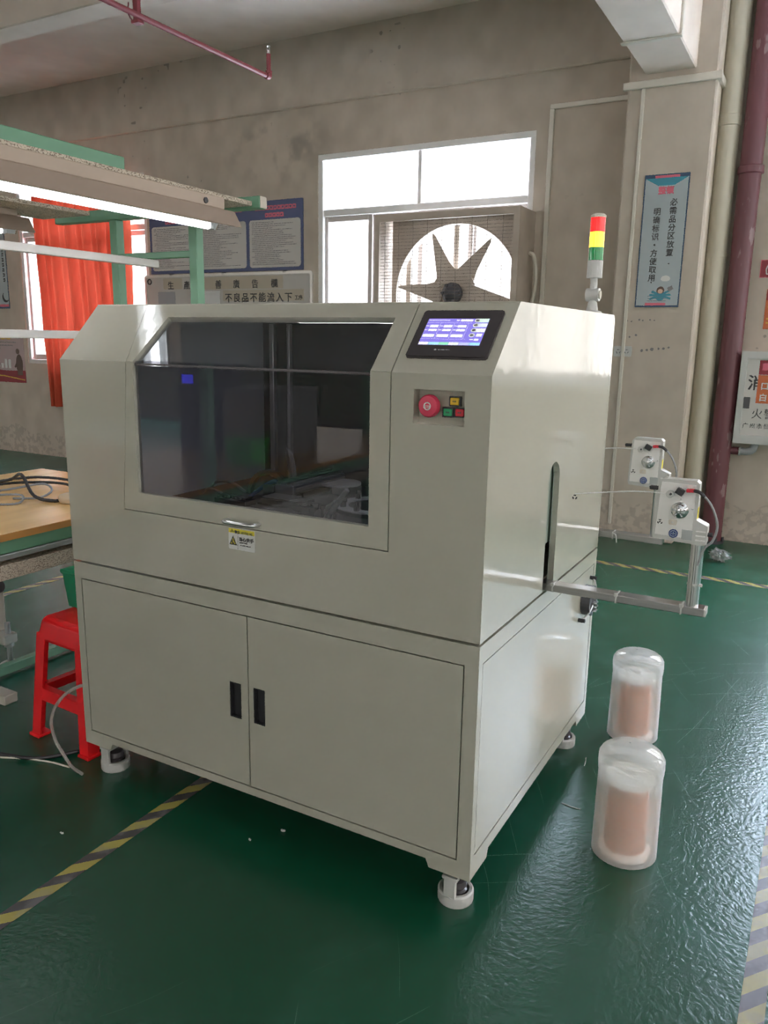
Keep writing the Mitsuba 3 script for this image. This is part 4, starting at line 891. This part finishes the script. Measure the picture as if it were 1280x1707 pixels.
add(BK, 'floor_rail', bx(-2.343, -2.303, -3.42, 1.10, 0.012, 0.052, 0.003), 'bench_green')
for y in (-3.40, -1.13, 1.109):
    for x in (-2.323, -1.842):
        add(BK, 'post', bx(x - 0.023, x + 0.023, y - 0.023, y + 0.023, 0, 1.971, 0.003), 'bench_green')
    add(BK, 'arm', bx(-2.714, -1.473, y - 0.023, y + 0.023, 1.971, 2.020, 0.003), 'bench_green')
    add(BK, 'arm_cap', bx(-1.4727, -1.4695, y - 0.021, y + 0.021, 1.973, 2.018, 0.001), 'ivory')
    for z in (1.793, 1.441):
        add(BK, 'crossbar', bx(-2.30, -1.865, y - 0.016, y + 0.016, z, z + 0.028, 0.003), 'bench_green')
for x in (-1.620, -2.62):
    add(BK, 'long_tube', bx(x, x + 0.054, -3.4, 0.459, 2.0005, 2.054, 0.003), 'bench_green')
add(BK, 'shelf_board', bx(-1.95, -1.508, -3.4, 1.082, 1.981, 1.999, 0.001), 'speckled')
add(BK, 'shelf_board', bx(-2.688, -2.372, -3.4, 1.002, 1.981, 1.999, 0.001), 'speckled')
for z in (1.753, 1.436):
    add(BK, 'white_rail', bx(-2.080, -2.048, -3.4, 1.093, z, z + 0.032, 0.002), 'white_frame')

def bench_lamp(xc, zt, y0, y1, label):
    k = thing('bench_lamp', label, 'fluorescent lamp', 'fluorescent lamps under the bench shelves')
    add(k, 'housing', bx(xc - 0.028, xc + 0.028, y0, y1 - 0.055, zt + 0.064, 1.980, 0.003), 'lamp_box')
    hood = Polygon([(-0.030, 0.064), (0.030, 0.064), (0.066, 0.004), (0.064, 0.001), (0.028, 0.060), (-0.028, 0.060), (-0.064, 0.001), (-0.066, 0.004)])
    add(k, 'reflector', front(ext(hood, y1 - y0), xc, y1, zt), 'lamp_hood')
    lin = Polygon([(-0.0625, 0.0005), (-0.027, 0.0595), (0.027, 0.0595), (0.0625, 0.0005), (0.061, 0.0), (0.026, 0.0585), (-0.026, 0.0585), (-0.061, 0.0)])
    add(k, 'reflector_lining', front(ext(lin, y1 - y0 - 0.02), xc, y1 - 0.01, zt), 'hood_white', label='white inner face of the reflector')
    add(k, 'screw', cyl((xc + 0.027, y1 - 0.165, 1.955), (xc + 0.032, y1 - 0.165, 1.955), 0.011, 14), 'black_plastic')
    add(k, 'tube', cyl((xc, y0 + 0.03, zt), (xc, y1 - 0.125, zt), 0.015, 16), 'white_plastic', smooth=35, emit=(TUBE, TUBE * 1.03, TUBE * 1.05))
    for ya in (y1 - 0.125, y0 + 0.012):
        add(k, 'lamp_holder', bx(xc - 0.016, xc + 0.016, ya, ya + 0.018, zt - 0.014, zt + 0.0585, 0.002), 'galvanised')
bench_lamp(-1.510, 1.872, -0.50, 0.935, 'lit fluorescent lamp under the right speckled shelf board')
bench_lamp(-2.554, 1.887, -0.65, 0.797, 'lit fluorescent lamp under the far left speckled shelf board')

# things on the bench behind the camera, which the dark door glass mirrors
k = thing('louvred_cabinet', 'small grey louvred cabinet on the bench, mirrored in the door glass', 'cabinet')
add(k, 'case', bx(-2.52, -2.12, -2.45, -2.02, ZTB, 1.16, 0.004), 'grey_plastic')
for i in range(7):
    add(k, 'slat', bx(-2.49, -2.15, -2.022, -2.012, 0.83 + i * 0.042, 0.858 + i * 0.042, 0.002), 'ivory')
k = thing('test_monitor', 'dark monitor with a small blue lit display on the bench, mirrored in the door glass', 'monitor')
add(k, 'case', bx(-2.86, -2.56, -2.25, -2.02, ZTB, 1.30, 0.004), 'black_plastic')
add(k, 'display', bx(-2.83, -2.74, -2.02, -2.017, 1.17, 1.225), 'notice_blue', emit=(0.10, 0.10, 2.2), weight=0.05)
single('green_bin', cat(bx(-2.24, -2.06, -1.86, -1.72, ZTB, 0.90, 0.004), bx(-2.25, -2.05, -1.87, -1.71, 0.885, 0.905, 0.003)), 'bin_green', 'bright green plastic bin on the bench, mirrored in the door glass', 'bin')
single('paper_sheet', bx(-2.02, -1.88, -1.72, -1.50, ZTB, ZTB + 0.001), 'paper_white', 'white paper sheet on the bench, mirrored in the door glass', 'paper')
single('red_bin', bx(-2.62, -2.40, -1.25, -1.05, ZTB, 0.92, 0.004), 'button_red', 'red plastic bin on the bench, mirrored in the door glass', 'bin')

# cords and bits on the tabletop
ZT_ = 0.766
cords = [
    ([(-3.0 + 0.2, 0.62, 0), (-2.62, 0.66, 0.02), (-2.45, 0.60, 0.05), (-2.28, 0.53, 0.01), (-2.18, 0.56, 0), (-2.22, 0.66, 0)], 0.007, 'cable_black', 'thick black cord lying over the other cords on the bench'),
    ([(-2.75, 0.55, 0), (-2.6, 0.70, 0.01), (-2.4, 0.78, 0.012), (-2.25, 0.74, 0), (-2.12, 0.66, 0)], 0.006, 'cable_black', 'black cord curving along the far side of the cord pile'),
    ([(-2.62, 0.42, 0), (-2.5, 0.56, 0.01), (-2.42, 0.68, 0.02), (-2.33, 0.66, 0.01), (-2.30, 0.57, 0), (-2.38, 0.50, 0)], 0.005, 'cable_grey', 'grey looped cord in the middle of the cord pile'),
    ([(-2.50, 0.36, 0), (-2.42, 0.46, 0.01), (-2.32, 0.50, 0.012), (-2.27, 0.44, 0), (-2.36, 0.36, 0), (-2.46, 0.34, 0)], 0.005, 'cable_grey', 'grey looped cord nearest to the bench edge'),
    ([(-2.9, 0.70, 0), (-2.70, 0.60, 0.015), (-2.5, 0.50, 0.02), (-2.38, 0.42, 0)], 0.006, 'cable_black', 'black cord running straight through the cord pile'),
    ([(-2.80, 0.80, 0), (-2.60, 0.82, 0.015), (-2.42, 0.86, 0.01), (-2.22, 0.80, 0)], 0.006, 'cable_black', 'black cord at the back of the cord pile'),
]
for pts, r, m_, lab in cords:
    single('power_cord', tube([(0.979 * x + 0.0138, 0.979 * y - 0.035, ZT_ + r * 0.75 + z * 1.6) for x, y, z in pts], r, 8), m_, lab, 'cord', smooth=40)
def lump(seed, c, s):
    r_ = np.random.default_rng(seed)
    m = trimesh.creation.icosphere(2, 1.0)
    d = 0.75 + 0.5 * meshkit.fbm(m.vertices * 1.7 + seed, 3)
    m.vertices = m.vertices * d[:, None] * np.array(s)
    m.apply_translation((0.979 * c[0] + 0.0138, 0.979 * c[1] - 0.035, c[2] + 0.015))
    m.vertices[:, 2] = np.maximum(m.vertices[:, 2], 0.7652)
    return m
for i, (c, s, lab) in enumerate((((-2.13, 0.60, 0.765), (0.055, 0.05, 0.028), 'crumpled beige plastic wrapper at the machine end of the cords'), ((-2.22, 0.55, 0.755), (0.03, 0.018, 0.010), 'small beige plastic scrap beside the crumpled wrapper'), ((-2.31, 0.355, 0.755), (0.03, 0.013, 0.010), 'beige plastic scrap alone in front of the cords'), ((-2.41, 0.29, 0.755), (0.028, 0.02, 0.012), 'brown plastic scrap nearest to the left picture edge on the bench'))):
    single('plastic_scrap', lump(i + 3, c, s), 'beige_plastic', lab, 'plastic scrap', smooth=50)

# metal stand under the bench
k = thing('metal_stand', 'pale metal stand with a threaded levelling foot under the bench', 'stand')
add(k, 'base_bar', bx(-2.72, -2.385, 0.40, 0.47, 0.105, 0.150, 0.006), 'aluminium')
add(k, 'column', bx(-2.56, -2.455, 0.40, 0.47, 0.15, 0.40, 0.006), 'ivory')
add(k, 'threaded_leg', [cyl((-2.41, 0.44, 0.012), (-2.41, 0.44, 0.20), 0.012, 14), cyl((-2.41, 0.44, 0.088), (-2.41, 0.44, 0.105), 0.02, 6)], 'galvanised', smooth=35)
add(k, 'foot_pad', lathe([(0, 0), (0.048, 0), (0.048, 0.006), (0.018, 0.022), (0, 0.024)], 28, (-2.41, 0.44, 0)), 'aluminium', smooth=30)
add(k, 'clamp', [cyl((-2.56, 0.40, 0.34), (-2.372, 0.39, 0.385), 0.022, 16), cyl((-2.39, 0.39, 0.381), (-2.368, 0.389, 0.387), 0.027, 18), cyl((-2.50, 0.40, 0.36), (-2.425, 0.38, 0.268), 0.016, 14)], 'black_gloss', smooth=35)
single('plastic_block', cat(bx(-2.22, -2.068, 0.163, 0.225, 0.0, 0.040, 0.004), bx(-2.20, -2.15, 0.18, 0.21, 0.04, 0.043, 0.001)), 'trunking_white', 'white plastic block on the floor under the bench', 'block')
single('plastic_block_cap', bx(-2.13, -2.115, 0.188, 0.198, 0.0400, 0.0425, 0.0008), 'dark_metal', 'dark slot insert on the white plastic block', 'insert') if False else None

# ---- red plastic stool
def stool():
    k = thing('plastic_stool', 'bright red plastic stool standing left of the machine', 'stool')
    cx, cy, H, B, Tp = -1.607, 0.222, 0.462, 0.163, 0.128
    rot = math.radians(-4)
    def place(m):
        m = as_tm(m).copy(); m.apply_transform(trimesh.transformations.rotation_matrix(rot, [0, 0, 1])); m.apply_translation((cx, cy, 0)); return m
    def half(z): return B + (Tp - B) * z / H
    # seat cap: rounded square shell
    cap = [m3.Manifold.sphere(0.03, 20).translate((sx_ * (Tp - 0.030), sy_ * (Tp - 0.030), H - 0.03)) for sx_ in (-1, 1) for sy_ in (-1, 1)]
    skirt = [m3.Manifold.sphere(0.022, 12).translate((sx_ * (half(0.37) - 0.022), sy_ * (half(0.37) - 0.022), 0.388)) for sx_ in (-1, 1) for sy_ in (-1, 1)]
    hull = m3.Manifold.batch_hull(cap + skirt)
    inner = m3.Manifold.batch_hull([c.scale((0.97, 0.97, 1)).translate((0, 0, -0.006)) for c in cap] + [c.scale((0.97, 0.97, 1)).translate((0, 0, -0.05)) for c in skirt])
    seat = hull - inner
    hole_ = m3.Manifold.cylinder(0.2, 0.012, 0.012, 20).translate((0, 0, 0.35))
    seat = seat - hole_
    add(k, 'seat', place(seat), 'stool_red', smooth=40)
    for sx_ in (-1, 1):
        for sy_ in (-1, 1):
            segs = []
            zt_, zb_ = 0.40, 0.0
            for wx, wy in ((0.048, 0.006), (0.006, 0.048)):
                pts = []
                for z in (zb_, zt_):
                    h = half(z)
                    for a in (0, 1):
                        for b in (0, 1):
                            pts.append((sx_ * (h - a * wx), sy_ * (h - b * wy), z))
                segs.append(as_tm(m3.Manifold.hull_points(np.array(pts))))
            h = half(0)
            segs.append(bx(*sorted((sx_ * (h + 0.008), sx_ * (h - 0.05))), *sorted((sy_ * (h + 0.008), sy_ * (h - 0.05))), 0.0, 0.012, 0.002))
            add(k, 'leg', [place(s) for s in segs], 'stool_red')
    for ang in range(4):
        z0_, z1_ = 0.150, 0.195
        pts = []
        for z in (z0_, z1_):
            h = half(z)
            for x in (-h + 0.02, h - 0.02):
                for d in (0.0, 0.006):
                    pts.append((x, -h + d + 0.001, z))
        b_ = as_tm(m3.Manifold.hull_points(np.array(pts)))
        h = half(z1_)
        lip_ = bx(-h + 0.02, h - 0.02, -h, -h + 0.028, z1_ - 0.005, z1_ + 0.001)
        m = cat(b_, lip_); m.apply_transform(trimesh.transformations.rotation_matrix(ang * math.pi / 2, [0, 0, 1]))
        add(k, 'stretcher', place(m), 'stool_red')
stool()
k = thing('green_box', 'small dark green plastic box on the red stool', 'box')
add(k, 'body', as_tm(m3.Manifold.hull_points(np.array([(x, y, 0.4625) for x in (-1.735, -1.575) for y in (0.235, 0.325)] + [(x, y, 0.600) for x in (-1.748, -1.562) for y in (0.225, 0.335)]))), 'box_green')
add(k, 'rim', bx(-1.754, -1.556, 0.219, 0.341, 0.590, 0.606, 0.004), 'box_green')

# ---- hoses and cable on the floor left of the machine
single('air_hose', tube([(-1.395, 0.02, 0.310), (-1.43, 0.005, 0.300), (-1.49, -0.005, 0.258), (-1.54, -0.008, 0.198), (-1.563, -0.008, 0.138), (-1.553, -0.005, 0.077), (-1.523, -0.008, 0.047), (-1.46, -0.02, 0.012), (-1.395, -0.03, 0.006)], 0.0055, 10), 'clear_hose', 'clear plastic hose arching from the machine to the floor', 'hose', smooth=40)
single('mains_cable', tube([(-2.3, -0.28, 0.007), (-1.95, -0.13, 0.007), (-1.74, -0.085, 0.007), (-1.62, -0.045, 0.007), (-1.55, 0.03, 0.007), (-1.50, 0.12, 0.012), (-1.44, 0.17, 0.05), (-1.385, 0.19, 0.09)], 0.0065, 8), 'cable_black', 'black mains cable on the floor running under the machine corner', 'cable', smooth=40)
single('thin_hose', tube([(-2.2, -0.25, 0.004), (-1.9, -0.13, 0.004), (-1.74, -0.10, 0.004), (-1.65, -0.06, 0.004), (-1.55, -0.03, 0.004), (-1.47, -0.02, 0.004)], 0.0035, 8), 'trunking_white', 'thin pale hose on the floor beside the black cable', 'hose', smooth=40)

# ---- scraps on the floor
bits = [((0.075, 0.925), (0.05, 0.72), 0.0015, 'thin white wire scrap on the floor between machine and buckets, rear one'), ((0.055, 0.640), (0.115, 0.635), 0.0015, 'thin white wire scrap on the floor left of the nearer bucket'), ((-0.635, 0.062), (-0.625, 0.066), 0.004, 'tiny white crumb on the floor under the cabinet front'),
        ((-0.692, -0.02), (-0.686, -0.022), 0.003, 'tiny white crumb on the floor just in front of the cabinet'), ((-1.194, -0.28), (-1.184, -0.278), 0.003, 'tiny white crumb on the floor left of the hazard tape'), ((0.395, -0.14), (0.40, -0.138), 0.002, 'tiny white crumb on the floor near the worn tape')]
bits[0] = ((0.045, 0.965), (0.055, 0.905), 0.0015, bits[0][3])
for a, b, r, lab in bits:
    mid = ((a[0] + b[0]) / 2 + 0.002, (a[1] + b[1]) / 2 - 0.003)
    single('floor_scrap', tube([(*a, r), (*mid, r * 1.2), (*b, r)], r, 6, 4), 'white_plastic', lab, 'scrap', smooth=40)
bm = trimesh.creation.icosphere(3, 1.0)
dd = 0.55 + 0.9 * np.abs(meshkit.fbm(bm.vertices * 2.6 + 4, 4) - 0.5) * 2
bm.vertices = bm.vertices * dd[:, None] * np.array([0.085, 0.06, 0.055]) + np.array([0.13, 4.06, 0.045])
bm.vertices[:, 2] = np.maximum(bm.vertices[:, 2], 0.001)
single('plastic_bag', bm, 'clear_bag', 'crumpled clear plastic bag on the floor near the red pipe', 'plastic bag')
